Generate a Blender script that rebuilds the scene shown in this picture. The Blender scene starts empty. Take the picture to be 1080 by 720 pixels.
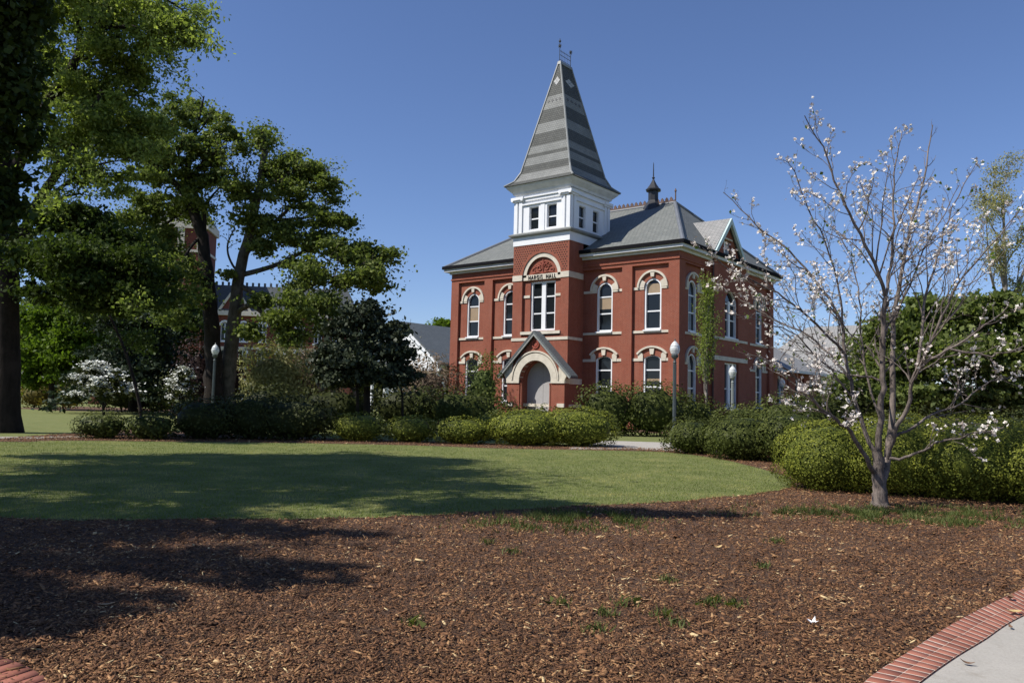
import bpy, math, random
import numpy as np
from mathutils import Vector, Matrix, noise
from mathutils.geometry import tessellate_polygon

# ------------------------------------------------------------------ camera
S = bpy.context.scene
COL = S.collection
EYE = 1.65
FPX = 848.3                                  # focal length in pixels of a 1080 px wide frame
CAM = np.array([23.363, -46.456, EYE])
R_ = np.array([0.7839113, 0.62044454, 0.02305742])
U_ = np.array([0.02822898, -0.0727159, 0.99695312])
F_ = np.array([-0.62023076, 0.78087193, 0.07451733])
cam_d = bpy.data.cameras.new("camera")
cam_d.sensor_width = 36; cam_d.sensor_fit = 'HORIZONTAL'
cam_d.lens = FPX / 1080 * 36
cam_d.clip_start = 0.1; cam_d.clip_end = 4000
cam = bpy.data.objects.new("camera", cam_d); COL.objects.link(cam)
m = Matrix.Identity(4)
for i in range(3):
    m[i][0] = R_[i]; m[i][1] = U_[i]; m[i][2] = -F_[i]; m[i][3] = CAM[i]
cam.matrix_world = m
S.camera = cam

# ------------------------------------------------------------------ sky and sun
SUN_AZ = Vector((-0.55, -0.836)).normalized()      # towards the sun, on the ground
SUN_EL = math.radians(50)
to_sun = Vector((SUN_AZ.x * math.cos(SUN_EL), SUN_AZ.y * math.cos(SUN_EL), math.sin(SUN_EL)))
w = bpy.data.worlds.new("World"); S.world = w; w.use_nodes = True
nt = w.node_tree; nt.nodes.clear()
sky = nt.nodes.new("ShaderNodeTexSky"); sky.sky_type = 'NISHITA'; sky.sun_disc = False
sky.sun_elevation = SUN_EL
sky.sun_rotation = math.atan2(to_sun.x, to_sun.y)
sky.air_density = 1.0; sky.dust_density = 0.1; sky.ozone_density = 6.0; sky.altitude = 300
bg = nt.nodes.new("ShaderNodeBackground"); bg.inputs['Strength'].default_value = 0.085
wo = nt.nodes.new("ShaderNodeOutputWorld")
smx = nt.nodes.new("ShaderNodeMix"); smx.data_type = 'RGBA'; smx.blend_type = 'MULTIPLY'; smx.inputs[0].default_value = 1.0
smx.inputs[7].default_value = (1.16, 1.10, 1.22, 1); nt.links.new(sky.outputs[0], smx.inputs[6]); nt.links.new(smx.outputs[2], bg.inputs['Color']); nt.links.new(bg.outputs[0], wo.inputs['Surface'])
sd = bpy.data.lights.new("sun", 'SUN'); sd.energy = 5.0; sd.angle = math.radians(0.53); sd.color = (1.0, 0.95, 0.87)
so = bpy.data.objects.new("sun", sd); COL.objects.link(so)
so.rotation_euler = to_sun.to_track_quat('Z', 'Y').to_euler()
S.view_settings.view_transform = 'Standard'; S.view_settings.look = 'None'
S.view_settings.exposure = 0.3; S.view_settings.gamma = 1; S.view_settings.use_curve_mapping = False
S.cycles.max_bounces = 6; S.cycles.transparent_max_bounces = 8
S.cycles.use_denoising = True

# ------------------------------------------------------------------ where things stand
fw = np.array([F_[0], F_[1], 0]); fw /= np.linalg.norm(fw)
rt = np.array([fw[1], -fw[0], 0])
def ray(u, v): return R_ * (u - 540) / FPX - U_ * (v - 360) / FPX + F_
def G(u, v, z=0.0):                           # the ground seen at a photo pixel
    g = ray(u, v); t = (z - EYE) / g[2]; p = CAM + g * t; p[2] = z; return p
def P(u, v, dep):                             # a point at a given distance along the view
    g = ray(u, v); return CAM + g * (dep / (g @ fw))
def W(lat, dep, z=0.0):                       # sideways metres, metres ahead
    p = CAM + rt * lat + fw * dep; p[2] = z; return p

# ------------------------------------------------------------------ tagging
def tag(o, label=None, cat=None, group=None, kind=None):
    if label: o['label'] = label
    if cat: o['category'] = cat
    if group: o['group'] = group
    if kind: o['kind'] = kind
    return o
def empty(name, loc=(0, 0, 0), rz=0.0):
    o = bpy.data.objects.new(name, None); COL.objects.link(o); o.location = loc; o.rotation_euler = (0, 0, rz)
    o.empty_display_size = .3
    return o
def link(name, me, mat, parent=None, world=True):
    """world=True: the mesh is written in world coordinates and is shifted to its parent's place."""
    o = bpy.data.objects.new(name, me); COL.objects.link(o)
    if mat is not None and not me.materials: me.materials.append(mat)
    if parent is not None:
        o.parent = parent
        if world:
            root = parent
            off = np.array(root.location)
            q = root.parent
            while q is not None: off = off + np.array(q.location); q = q.parent
            co = np.empty(len(me.vertices) * 3, np.float32); me.vertices.foreach_get('co', co)
            co = co.reshape(-1, 3) - off.astype(np.float32); me.vertices.foreach_set('co', co.ravel())
    return o

class MB:
    def __init__(s): s.v = []; s.f = []
    def add(s, vs, fs):
        b = len(s.v); s.v += [tuple(map(float, p)) for p in vs]; s.f += [tuple(i + b for i in f) for f in fs]; return s
    def box(s, x0, x1, y0, y1, z0, z1):
        return s.add([(x0,y0,z0),(x1,y0,z0),(x1,y1,z0),(x0,y1,z0),(x0,y0,z1),(x1,y0,z1),(x1,y1,z1),(x0,y1,z1)],
                     [(0,3,2,1),(4,5,6,7),(0,1,5,4),(1,2,6,5),(2,3,7,6),(3,0,4,7)])
    def mbox(s, M, s0, s1, z0, z1, d0, d1):
        c = [M(a, b, d) for d in (d0, d1) for a, b in ((s0,z0),(s1,z0),(s1,z1),(s0,z1))]
        return s.add(c, [(0,3,2,1),(4,5,6,7),(0,1,5,4),(1,2,6,5),(2,3,7,6),(3,0,4,7)])
    def prism(s, M, poly, d0, d1):
        n = len(poly); c = [M(a, b, d0) for a, b in poly] + [M(a, b, d1) for a, b in poly]
        return s.add(c, [tuple(range(n))[::-1], tuple(range(n, 2*n))] + [(i, (i+1) % n, n + (i+1) % n, n + i) for i in range(n)])
    def arc(s, M, cs, cz, r0, r1, a0, a1, d0, d1, n=14):
        c = []; fs = []
        for i in range(n + 1):
            a = math.radians(a0 + (a1 - a0) * i / n)
            for r in (r0, r1):
                for d in (d0, d1): c.append(M(cs + r * math.cos(a), cz + r * math.sin(a), d))
        for i in range(n):
            b = 4 * i
            for p, q in ((0,1),(1,3),(3,2),(2,0)): fs.append((b+p, b+q, b+4+q, b+4+p))
        fs += [(0,1,3,2), (4*n, 4*n+2, 4*n+3, 4*n+1)]
        return s.add(c, fs)
    def ring(s, M, outer, inner, d0, d1):
        n = len(outer)
        c = [M(*p, d1) for p in outer] + [M(*p, d1) for p in inner] + [M(*p, d0) for p in inner] + [M(*p, d0) for p in outer]
        fs = []
        for k in range(3):
            for i in range(n):
                j = (i + 1) % n; fs.append((k*n+i, k*n+j, (k+1)*n+j, (k+1)*n+i))
        fs += [(3*n+i, 3*n+(i+1) % n, (i+1) % n, i) for i in range(n)]
        return s.add(c, fs)
    def wall(s, M, outer, holes, d=0.0, reveal=0.3):
        loops = [outer] + holes
        tris = tessellate_polygon([[Vector((a, b, 0)) for a, b in L] for L in loops])
        flat = [p for L in loops for p in L]
        s.add([M(a, b, d) for a, b in flat], [tuple(t) for t in tris])
        for L in holes:
            n = len(L)
            s.add([M(a, b, d) for a, b in L] + [M(a, b, d - reveal) for a, b in L], [(i, (i+1) % n, n+(i+1) % n, n+i) for i in range(n)])
        return s
    def tube(s, pts, rad, n=8, cap=True):
        pts = [Vector(p) for p in pts]; k = len(pts); vs = []; fs = []
        up = Vector((0, 0, 1))
        for i, p in enumerate(pts):
            t = (pts[min(i+1, k-1)] - pts[max(i-1, 0)]).normalized()
            a = t.cross(up)
            if a.length < 1e-3: a = t.cross(Vector((1, 0, 0)))
            a.normalize(); b = t.cross(a)
            r = rad[i] if hasattr(rad, '__len__') else rad
            for j in range(n):
                q = 2 * math.pi * j / n
                vs.append(p + a * (r * math.cos(q)) + b * (r * math.sin(q)))
        for i in range(k-1):
            for j in range(n): fs.append((i*n+j, i*n+(j+1) % n, (i+1)*n+(j+1) % n, (i+1)*n+j))
        if cap: fs += [tuple(range(n))[::-1], tuple((k-1)*n+j for j in range(n))]
        return s.add(vs, fs)
    def lathe(s, x, y, prof, n=16):
        vs = []; fs = []; k = len(prof)
        for r, z in prof:
            for j in range(n):
                q = 2 * math.pi * j / n; vs.append((x + r*math.cos(q), y + r*math.sin(q), z))
        for i in range(k-1):
            for j in range(n): fs.append((i*n+j, i*n+(j+1) % n, (i+1)*n+(j+1) % n, (i+1)*n+j))
        fs += [tuple(range(n))[::-1], tuple((k-1)*n+j for j in range(n))]
        return s.add(vs, fs)
    def build(s, name, mat, parent=None, smooth=False):
        me = bpy.data.meshes.new(name); me.from_pydata(s.v, [], s.f)
        if smooth: me.polygons.foreach_set('use_smooth', [True] * len(me.polygons))
        o = link(name, me, mat, parent); me.update(); return o

def np_mesh(name, V, Fq, tint=None, smooth=False):
    """V (n,3), Fq (m,k) one face size."""
    me = bpy.data.meshes.new(name); m_, k = Fq.shape
    me.vertices.add(len(V)); me.vertices.foreach_set('co', np.ascontiguousarray(V, np.float32).ravel())
    me.loops.add(m_ * k); me.loops.foreach_set('vertex_index', np.ascontiguousarray(Fq, np.int32).ravel())
    me.polygons.add(m_); me.polygons.foreach_set('loop_start', np.arange(m_, dtype=np.int32) * k)
    if tint is not None:
        a = me.attributes.new('tint', 'FLOAT', 'POINT'); a.data.foreach_set('value', np.ascontiguousarray(tint, np.float32))
    if smooth: me.polygons.foreach_set('use_smooth', np.ones(m_, bool))
    me.update(calc_edges=True)
    return me

# ------------------------------------------------------------------ materials
def newmat(name):
    mt = bpy.data.materials.new(name); mt.use_nodes = True
    n = mt.node_tree; b = n.nodes['Principled BSDF']; return mt, n, b
def N(n, t, **k):
    x = n.nodes.new(t)
    for a, b in k.items():
        if a in x.inputs.keys() if isinstance(a, str) else False: x.inputs[a].default_value = b
        else: setattr(x, a, b)
    return x
def ramp(n, src, stops):
    r = n.nodes.new('ShaderNodeValToRGB'); e = r.color_ramp.elements
    while len(e) < len(stops): e.new(0.5)
    for i, (p, c) in enumerate(stops): e[i].position = p; e[i].color = (*c, 1)
    n.links.new(src, r.inputs[0]); return r.outputs[0]
def noise_n(n, vec, scale, detail=3, rough=.6):
    x = n.nodes.new('ShaderNodeTexNoise'); x.inputs['Scale'].default_value = scale; x.inputs['Detail'].default_value = detail
    x.inputs['Roughness'].default_value = rough
    if vec is not None: n.links.new(vec, x.inputs['Vector'])
    return x.outputs['Fac']
def bump(n, b, h, dist, strength=.6):
    x = n.nodes.new('ShaderNodeBump'); x.inputs['Distance'].default_value = dist; x.inputs['Strength'].default_value = strength
    n.links.new(h, x.inputs['Height']); n.links.new(x.outputs[0], b.inputs['Normal'])
def mix(n, f, a, b, mode='MIX'):
    x = n.nodes.new('ShaderNodeMix'); x.data_type = 'RGBA'; x.blend_type = mode
    for s_, i in ((f, 0), (a, 6), (b, 7)):
        if hasattr(s_, 'default_value') or isinstance(s_, bpy.types.NodeSocket): n.links.new(s_, x.inputs[i])
        elif i == 0: x.inputs[0].default_value = s_
        else: x.inputs[i].default_value = (*s_, 1)
    return x.outputs[2]
def geo(n): return n.nodes.new('ShaderNodeNewGeometry').outputs['Position']
def math_n(n, op, a, b=0.0, c=None):
    x = n.nodes.new('ShaderNodeMath'); x.operation = op
    for i, s_ in enumerate((a, b) if c is None else (a, b, c)):
        if isinstance(s_, bpy.types.NodeSocket): n.links.new(s_, x.inputs[i])
        else: x.inputs[i].default_value = s_
    return x.outputs[0]
def facade_uv(n):
    p = geo(n); s = n.nodes.new('ShaderNodeSeparateXYZ'); n.links.new(p, s.inputs[0])
    u = math_n(n, 'ADD', s.outputs[0], s.outputs[1])
    c = n.nodes.new('ShaderNodeCombineXYZ'); n.links.new(u, c.inputs[0]); n.links.new(s.outputs[2], c.inputs[1]); return c.outputs[0], p, s

def plain(name, col, rough=.6, var=.12, scale=3.0, bumpd=0.0, metal=0.0, spec=.5):
    mt, n, b = newmat(name); p = geo(n)
    f = noise_n(n, p, scale, 5)
    c = ramp(n, f, [(.3, tuple(x * (1 - var) for x in col)), (.7, tuple(min(1, x * (1 + var)) for x in col))])
    n.links.new(c, b.inputs['Base Color']); b.inputs['Roughness'].default_value = rough; b.inputs['Metallic'].default_value = metal
    b.inputs['Specular IOR Level'].default_value = spec
    if bumpd: bump(n, b, noise_n(n, p, scale * 6, 4), bumpd)
    return mt

def brick_mat(name, c1, c2, mortar, holes=False):
    mt, n, b = newmat(name); uv, p, s = facade_uv(n)
    t = n.nodes.new('ShaderNodeTexBrick'); n.links.new(uv, t.inputs['Vector'])
    t.inputs['Scale'].default_value = 1.0; t.inputs['Brick Width'].default_value = .215; t.inputs['Row Height'].default_value = .075
    t.inputs['Mortar Size'].default_value = .009; t.inputs['Color1'].default_value = (*c1, 1); t.inputs['Color2'].default_value = (*c2, 1)
    t.inputs['Mortar'].default_value = (*mortar, 1); t.inputs['Bias'].default_value = -.1
    big = noise_n(n, p, .55, 6, .65); fine = noise_n(n, p, 9, 3)
    c = mix(n, ramp(n, big, [(.35, (.0, .0, .0)), (.75, (.5, .5, .5))]), t.outputs['Color'], tuple(x * .62 for x in c2))
    pale = n.nodes.new('ShaderNodeMapping'); n.links.new(p, pale.inputs[0]); pale.inputs['Scale'].default_value = (1.5, 1.5, .18)
    st = noise_n(n, pale.outputs[0], 1.6, 5, .7)
    c = mix(n, ramp(n, st, [(.55, (0, 0, 0)), (.78, (.5, .5, .5))]), c, (.30, .17, .13))
    c = mix(n, ramp(n, noise_n(n, pale.outputs[0], 2.7, 6, .7), [(.55, (0, 0, 0)), (.8, (.6, .6, .6))]), c, tuple(x * .4 for x in c2))
    c = mix(n, .35, c, ramp(n, fine, [(.3, tuple(x * .75 for x in c1)), (.7, tuple(x * 1.3 for x in c1))]))
    n.links.new(c, b.inputs['Base Color']); b.inputs['Roughness'].default_value = .85; b.inputs['Specular IOR Level'].default_value = .25
    bump(n, b, t.outputs['Fac'], -.008, .5)
    return mt

def shingle_mat(name, c1, c2, bands=None, light=(.3, .3, .29), row=.14, wid=.3):
    mt, n, b = newmat(name); uv, p, s = facade_uv(n)
    t = n.nodes.new('ShaderNodeTexBrick'); n.links.new(uv, t.inputs['Vector'])
    t.inputs['Scale'].default_value = 1; t.inputs['Brick Width'].default_value = wid; t.inputs['Row Height'].default_value = row
    t.inputs['Mortar Size'].default_value = .012; t.inputs['Color1'].default_value = (*c1, 1); t.inputs['Color2'].default_value = (*c2, 1)
    t.inputs['Mortar'].default_value = (*[x * .45 for x in c1], 1)
    c = t.outputs['Color']
    if bands:
        wob = s.outputs[2]
        tot = None
        for a, e in bands:
            m1 = math_n(n, 'MULTIPLY', math_n(n, 'GREATER_THAN', wob, a), math_n(n, 'LESS_THAN', wob, e))
            tot = m1 if tot is None else math_n(n, 'MAXIMUM', tot, m1)
        t2 = n.nodes.new('ShaderNodeTexBrick'); n.links.new(uv, t2.inputs['Vector'])
        t2.inputs['Scale'].default_value = 1; t2.inputs['Brick Width'].default_value = wid; t2.inputs['Row Height'].default_value = row
        t2.inputs['Mortar Size'].default_value = .012; t2.inputs['Color1'].default_value = (*light, 1)
        t2.inputs['Color2'].default_value = (*[x * .85 for x in light], 1); t2.inputs['Mortar'].default_value = (*[x * .6 for x in light], 1)
        c = mix(n, tot, c, t2.outputs['Color'])
    big = noise_n(n, p, .7, 5, .7)
    c = mix(n, ramp(n, big, [(.35, (.0, .0, .0)), (.8, (.45, .45, .45))]), c, tuple(x * .6 for x in c1))
    n.links.new(c, b.inputs['Base Color']); b.inputs['Roughness'].default_value = .75
    bump(n, b, t.outputs['Fac'], -.02, .6)
    return mt

def leaf_mat(name, dark, mid, light, trans=.35, rough=.5):
    mt, n, b = newmat(name)
    a = n.nodes.new('ShaderNodeAttribute'); a.attribute_name = 'tint'
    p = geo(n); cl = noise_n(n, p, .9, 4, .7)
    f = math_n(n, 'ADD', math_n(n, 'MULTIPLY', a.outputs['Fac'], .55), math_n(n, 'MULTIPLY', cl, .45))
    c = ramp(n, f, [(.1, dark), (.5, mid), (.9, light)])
    n.links.new(c, b.inputs['Base Color']); b.inputs['Roughness'].default_value = rough; b.inputs['Specular IOR Level'].default_value = .1
    tr = n.nodes.new('ShaderNodeBsdfTranslucent'); 
    tc = mix(n, 1.0, c, (1.15, 1.25, .6), 'MULTIPLY'); n.links.new(tc, tr.inputs[0])
    ms = n.nodes.new('ShaderNodeMixShader'); ms.inputs[0].default_value = trans
    out = n.nodes['Material Output']
    n.links.new(b.outputs[0], ms.inputs[1]); n.links.new(tr.outputs[0], ms.inputs[2]); n.links.new(ms.outputs[0], out.inputs[0])
    return mt

def tint_mat(name, stops, rough=.8, spec=.3):
    mt, n, b = newmat(name)
    a = n.nodes.new('ShaderNodeAttribute'); a.attribute_name = 'tint'
    n.links.new(ramp(n, a.outputs['Fac'], stops), b.inputs['Base Color']); b.inputs['Roughness'].default_value = rough
    b.inputs['Specular IOR Level'].default_value = spec
    return mt

def bark_mat(name, c1, c2, scale=6):
    mt, n, b = newmat(name); p = geo(n)
    mp = n.nodes.new('ShaderNodeMapping'); n.links.new(p, mp.inputs[0]); mp.inputs['Scale'].default_value = (1, 1, .22)
    f = noise_n(n, mp.outputs[0], scale, 6, .7); g = noise_n(n, p, 1.7, 4)
    c = ramp(n, f, [(.3, c1), (.7, c2)]); c = mix(n, ramp(n, g, [(.45, (0, 0, 0)), (.7, (.6, .6, .6))]), c, tuple(min(1, x * 1.5) for x in c2))
    n.links.new(c, b.inputs['Base Color']); b.inputs['Roughness'].default_value = .9; b.inputs['Specular IOR Level'].default_value = .2
    bump(n, b, f, .03, .8)
    return mt

BRICK = brick_mat('hall_brick', (0.2664, 0.06512, 0.03478), (0.1998, 0.04588, 0.02664), (0.34, 0.235, 0.18))
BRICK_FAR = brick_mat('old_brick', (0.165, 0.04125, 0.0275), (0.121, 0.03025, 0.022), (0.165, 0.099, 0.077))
STONE = plain('cream_stone', (0.561, 0.51, 0.425), .8, .14, 2.5, .004)
WHITE = plain('white_paint', (0.738, 0.747, 0.765), .45, .05, 1.2)
WHITE_OLD = plain('weathered_white_paint', (0.595, 0.6035, 0.612), .6, .12, 2)
LEDGE = plain('lead_ledge', (0.24, 0.248, 0.24), .55, .15, 2)
COPPER = plain('pale_verdigris_paint', (.45, .56, .55), .55, .15, 2)
BLACK = plain('black_gutter', (.008, .008, .010), .9, .1, spec=.1)
HIPC = plain('dull_lead', (.13, .14, .155), .6, .15, 2)
IRON = plain('dark_iron', (.045, .05, .055), .5, .2)
CREST = plain('terracotta_cresting', (.12, .075, .06), .8, .2)
POLE = plain('lamp_pole_paint', (.06, .075, .075), .45, .12, 3)
ROOF = shingle_mat('grey_slate', (0.144, 0.1548, 0.144), (0.1872, 0.1944, 0.18))
ROOF2 = shingle_mat('pale_shingle', (0.255, 0.255, 0.2465), (0.3145, 0.306, 0.2975))
ROOF3 = shingle_mat('blue_grey_shingle', (0.104, 0.12, 0.128), (0.128, 0.144, 0.152))
ROOF4 = shingle_mat('dark_slate', (.07, .08, .09), (.10, .11, .12))
SPIRE = shingle_mat('banded_slate', (0.06048, 0.06336, 0.0576), (0.0864, 0.08928, 0.08064),
                    [(17.4, 18.0), (18.6, 19.2), (19.47, 20.05), (20.99, 21.75), (22.8, 23.8)], (.235, .24, .228), .16, .2)
mt, n, b = newmat('window_glass'); b.inputs['Base Color'].default_value = (.012, .015, .018, 1); b.inputs['Roughness'].default_value = .06
b.inputs['Specular IOR Level'].default_value = .3; bump(n, b, noise_n(n, geo(n), 1.1, 2), .02, .25); GLASS = mt
BLIND = plain('roller_blind', (.30, .22, .14), .5, .08)
mt, n, b = newmat('lamp_globe'); b.inputs['Base Color'].default_value = (.75, .77, .76, 1); b.inputs['Roughness'].default_value = .25
b.inputs['Transmission Weight'].default_value = .25; GLOBE = mt
DOORW = plain('pale_doorway_plaster', (.36, .35, .35), .6, .05)

BARK = bark_mat('dark_bark', (0.00924, 0.00714, 0.00546), (0.0294, 0.0231, 0.0189))
BARK_G = bark_mat('grey_bark', (.10, .085, .07), (.26, .23, .20), 9)
BARK_E = bark_mat('shaded_bark', (.008, .006, .005), (.03, .023, .019))  # darkened to stand for shade cast on the elm trunk
BARK_O = bark_mat('oak_bark', (.03, .026, .02), (.11, .095, .078), 7)
BARK_D = bark_mat('dogwood_bark', (.035, .028, .024), (.22, .18, .155), 26)
L_ELM = leaf_mat('elm_leaf', (0.0784, 0.1098, 0.03136), (0.196, 0.243, 0.06586), (0.3606, 0.4077, 0.1333), .55)
L_OAK = leaf_mat('oak_leaf', (0.05465, 0.07894, 0.02429), (0.1335, 0.1701, 0.04706), (0.2656, 0.296, 0.09867), .42)
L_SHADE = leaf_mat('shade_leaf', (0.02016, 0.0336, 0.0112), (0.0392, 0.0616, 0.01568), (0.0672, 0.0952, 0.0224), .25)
L_ELM_SHADED = leaf_mat('shaded_elm_leaf', (0.0253, 0.0414, 0.0115), (0.05175, 0.0782, 0.0184), (0.092, 0.1265, 0.0299), .35)  # dark elm leaf colour, standing for shade under the crown
L_SPRING = leaf_mat('spring_leaf', (.06, .10, .012), (.11, .17, .022), (.17, .24, .035), .5)
L_HOLLY = leaf_mat('holly_leaf', (0.018, 0.027, 0.018), (0.042, 0.054, 0.033), (0.1125, 0.1275, 0.075), .06, .42)
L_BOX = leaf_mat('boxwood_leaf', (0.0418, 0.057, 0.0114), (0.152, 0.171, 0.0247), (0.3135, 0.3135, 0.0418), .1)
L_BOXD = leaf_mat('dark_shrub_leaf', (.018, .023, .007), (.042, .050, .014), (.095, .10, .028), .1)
L_LAUREL = leaf_mat('laurel_leaf', (.022, .030, .008), (.066, .080, .018), (.14, .155, .036), .12, .5)
L_OLIVE = leaf_mat('olive_twig_leaf', (0.1482, 0.1482, 0.06178), (0.2966, 0.2842, 0.1236), (0.4447, 0.4202, 0.1976), .3)
L_BROWN = leaf_mat('brown_twig_leaf', (0.1253, 0.09083, 0.06264), (0.2192, 0.1644, 0.1174), (0.3132, 0.2349, 0.1723), .2)
L_CEDAR = leaf_mat('cedar_needle', (.014, .022, .014), (.03, .045, .025), (.06, .08, .045), .15)
L_YEL = leaf_mat('golden_leaf', (.10, .085, .02), (.17, .14, .03), (.24, .20, .05), .4)
L_PURPLE = leaf_mat('purple_leaf', (.016, .010, .010), (.035, .018, .016), (.06, .03, .025), .2)
PETAL = tint_mat('dogwood_petal', [(0, (.42, .33, .29)), (.35, (.57, .50, .45)), (1, (.73, .69, .62))], .6)
PETAL_W = tint_mat('white_blossom', [(0, (.55, .56, .50)), (1, (.86, .87, .82))], .6)
BLADE = leaf_mat('grass_blade', (0.1026, 0.1391, 0.0360), (0.1938, 0.2354, 0.0600), (0.5016, 0.4280, 0.1800), .3)
WEED = leaf_mat('weed_leaf', (.04, .055, .015), (.10, .125, .035), (.19, .20, .08), .3)
CHIP = tint_mat('bark_chip', [(0, (0.0336, 0.0163, 0.0078)), (.3, (0.1143, 0.0524, 0.0235)), (.65, (0.2218, 0.1074, 0.0469)), (.9, (0.4034, 0.2333, 0.1056)), (1, (0.6000, 0.4500, 0.2346))], .8, .3)

def ground_mats():
    mt, n, b = newmat('lawn_turf'); p = geo(n)
    a = noise_n(n, p, .35, 5, .6); f = noise_n(n, p, 38, 4, .75); g = noise_n(n, p, 2.2, 5, .7)
    c = ramp(n, a, [(.35, (.125, .145, .045)), (.65, (.18, .195, .07))])
    c = mix(n, ramp(n, g, [(.48, (0, 0, 0)), (.72, (.8, .8, .8))]), c, (.33, .30, .15))
    c = mix(n, .6, c, ramp(n, f, [(.3, (.07, .09, .028)), (.55, (.17, .19, .065)), (.75, (.36, .33, .16))]))
    n.links.new(c, b.inputs['Base Color']); b.inputs['Roughness'].default_value = .9; b.inputs['Specular IOR Level'].default_value = .15
    bump(n, b, f, .03, .9); lawn = mt
    mt, n, b = newmat('mulch_soil'); p = geo(n)
    f = noise_n(n, p, 55, 5, .8); g = noise_n(n, p, 1.3, 5, .6)
    c = ramp(n, f, [(.3, (.03, .018, .013)), (.5, (.13, .08, .055)), (.62, (.2, .125, .085)), (.75, (.36, .25, .17))])
    c = mix(n, ramp(n, g, [(.4, (0, 0, 0)), (.75, (.5, .5, .5))]), c, (.1, .06, .042))
    n.links.new(c, b.inputs['Base Color']); b.inputs['Roughness'].default_value = .95; b.inputs['Specular IOR Level'].default_value = .15
    bump(n, b, f, .03, 1.0); soil = mt
    mt, n, b = newmat('concrete'); p = geo(n)
    f = noise_n(n, p, 70, 4, .8); g = noise_n(n, p, 1.5, 6, .65)
    c = ramp(n, g, [(.3, (.30, .28, .24)), (.7, (.42, .39, .34))])
    c = mix(n, .5, c, ramp(n, f, [(.3, (.24, .225, .2)), (.7, (.46, .43, .38))]))
    n.links.new(c, b.inputs['Base Color']); b.inputs['Roughness'].default_value = .9; st = noise_n(n, p, 4.5, 8, .75); c = mix(n, ramp(n, st, [(.52, (0, 0, 0)), (.70, (.55, .55, .55))]), c, (.20, .17, .13)); n.links.new(c, b.inputs['Base Color']); bump(n, b, f, .004, .5); conc = mt
    return lawn, soil, conc
LAWN, SOIL, CONC = ground_mats()
PAVER = tint_mat('paver_brick', [(0, (.19, .070, .046)), (.5, (.255, .092, .060)), (1, (.31, .125, .085))], .85)
MORTAR = plain('sand_mortar', (.55, .46, .37), .95, .2, 20)

# ------------------------------------------------------------------ ground
def sheet(name, pts, z, mat, kind='structure'):
    mb = MB(); P2 = [Vector((p[0], p[1], 0)) for p in pts]
    mb.add([(p[0], p[1], z) for p in pts], [tuple(t) for t in tessellate_polygon([P2])])
    o = mb.build(name, mat)
    me = o.data
    for pl in me.polygons:
        if pl.normal.z < 0: pl.flip()
    o['kind'] = kind; return o
def smooth_loop(pts, n=8):
    out = []; k = len(pts)
    for i in range(k - 1):
        p0, p1, p2, p3 = pts[max(i-1, 0)], pts[i], pts[i+1], pts[min(i+2, k-1)]
        for j in range(n):
            t = j / n
            out.append(.5 * ((2*p1) + (p2-p0)*t + (2*p0-5*p1+4*p2-p3)*t*t + (3*p1-p0-3*p2+p3)*t**3))
    out.append(pts[-1]); return out
sheet('ground', [(-900, -900), (900, -900), (900, 1500), (-900, 1500)], 0, LAWN)
bed = [W(-34, -8), W(16, -8), W(30, 8), W(30, 40), W(8.5, 38), W(5.6, 30.5), W(3.4, 31.2), W(-8, 33), W(-17.3, 36.5), W(-17.3, 28), W(-34, 26)]
sheet('mulch_bed', bed, .004, SOIL)
sheet('low_bounce_bed', [(-21, -3.2), (-12.5, -4.2), (-6, -4.2), (1.5, -4), (6, -1), (7, 10), (6, 34), (-1, 34), (-20, 20)], .006, SOIL)  # dark soil added round the hall to lower light bounced onto its side
sheet('leaf_litter_bed', [W(-46, 74), W(-38, 68), W(-30, 72), W(-28, 84), W(-48, 90)], .008, SOIL)
near_edge = smooth_loop([W(-32, 14.0), W(-14, 12.4)] + [G(*q) for q in ((0, 546), (110, 549), (200, 548), (300, 548), (400, 546), (480, 542), (560, 537), (630, 533), (700, 530), (760, 525), (800, 521), (828, 516), (836, 511), (828, 503), (790, 491), (745, 482), (700, 477), (655, 475.5), (600, 474.5), (520, 473), (455, 470.5), (345, 468), (180, 466), (60, 465), (0, 466))] + [W(-24, 27.5), W(-32, 27)], 6)
rr = random.Random(5)
edge = [p + np.array([rr.gauss(0, .03), rr.gauss(0, .03), 0]) for p in near_edge]
sheet('lawn', edge, .012, LAWN)
LAWN_POLY = np.array([[p[0], p[1]] for p in edge])
def inside(poly, x, y):
    r = np.zeros(len(x), bool); j = len(poly) - 1
    for i in range(len(poly)):
        xi, yi = poly[i]; xj, yj = poly[j]
        c = ((yi > y) != (yj > y)) & (x < (xj - xi) * (y - yi) / (yj - yi + 1e-12) + xi)
        r ^= c; j = i
    return r
# the concrete walk that passes behind the hedges and its branch between the bushes
sheet('footpath', [G(600, 473.5, .016), G(668, 473, .016), G(722, 476, .016), W(7.6, 27.5), W(8.5, 29), G(705, 466.5, .016), G(660, 465, .016), G(600, 463.5, .016)], .016, CONC)
sheet('far_footpath', [G(-160, 463.5), G(0, 462.6), G(40, 462.4), G(90, 461), G(90, 459.5), G(40, 460.5), G(0, 460.6), G(-160, 461)], .012, CONC)

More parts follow.
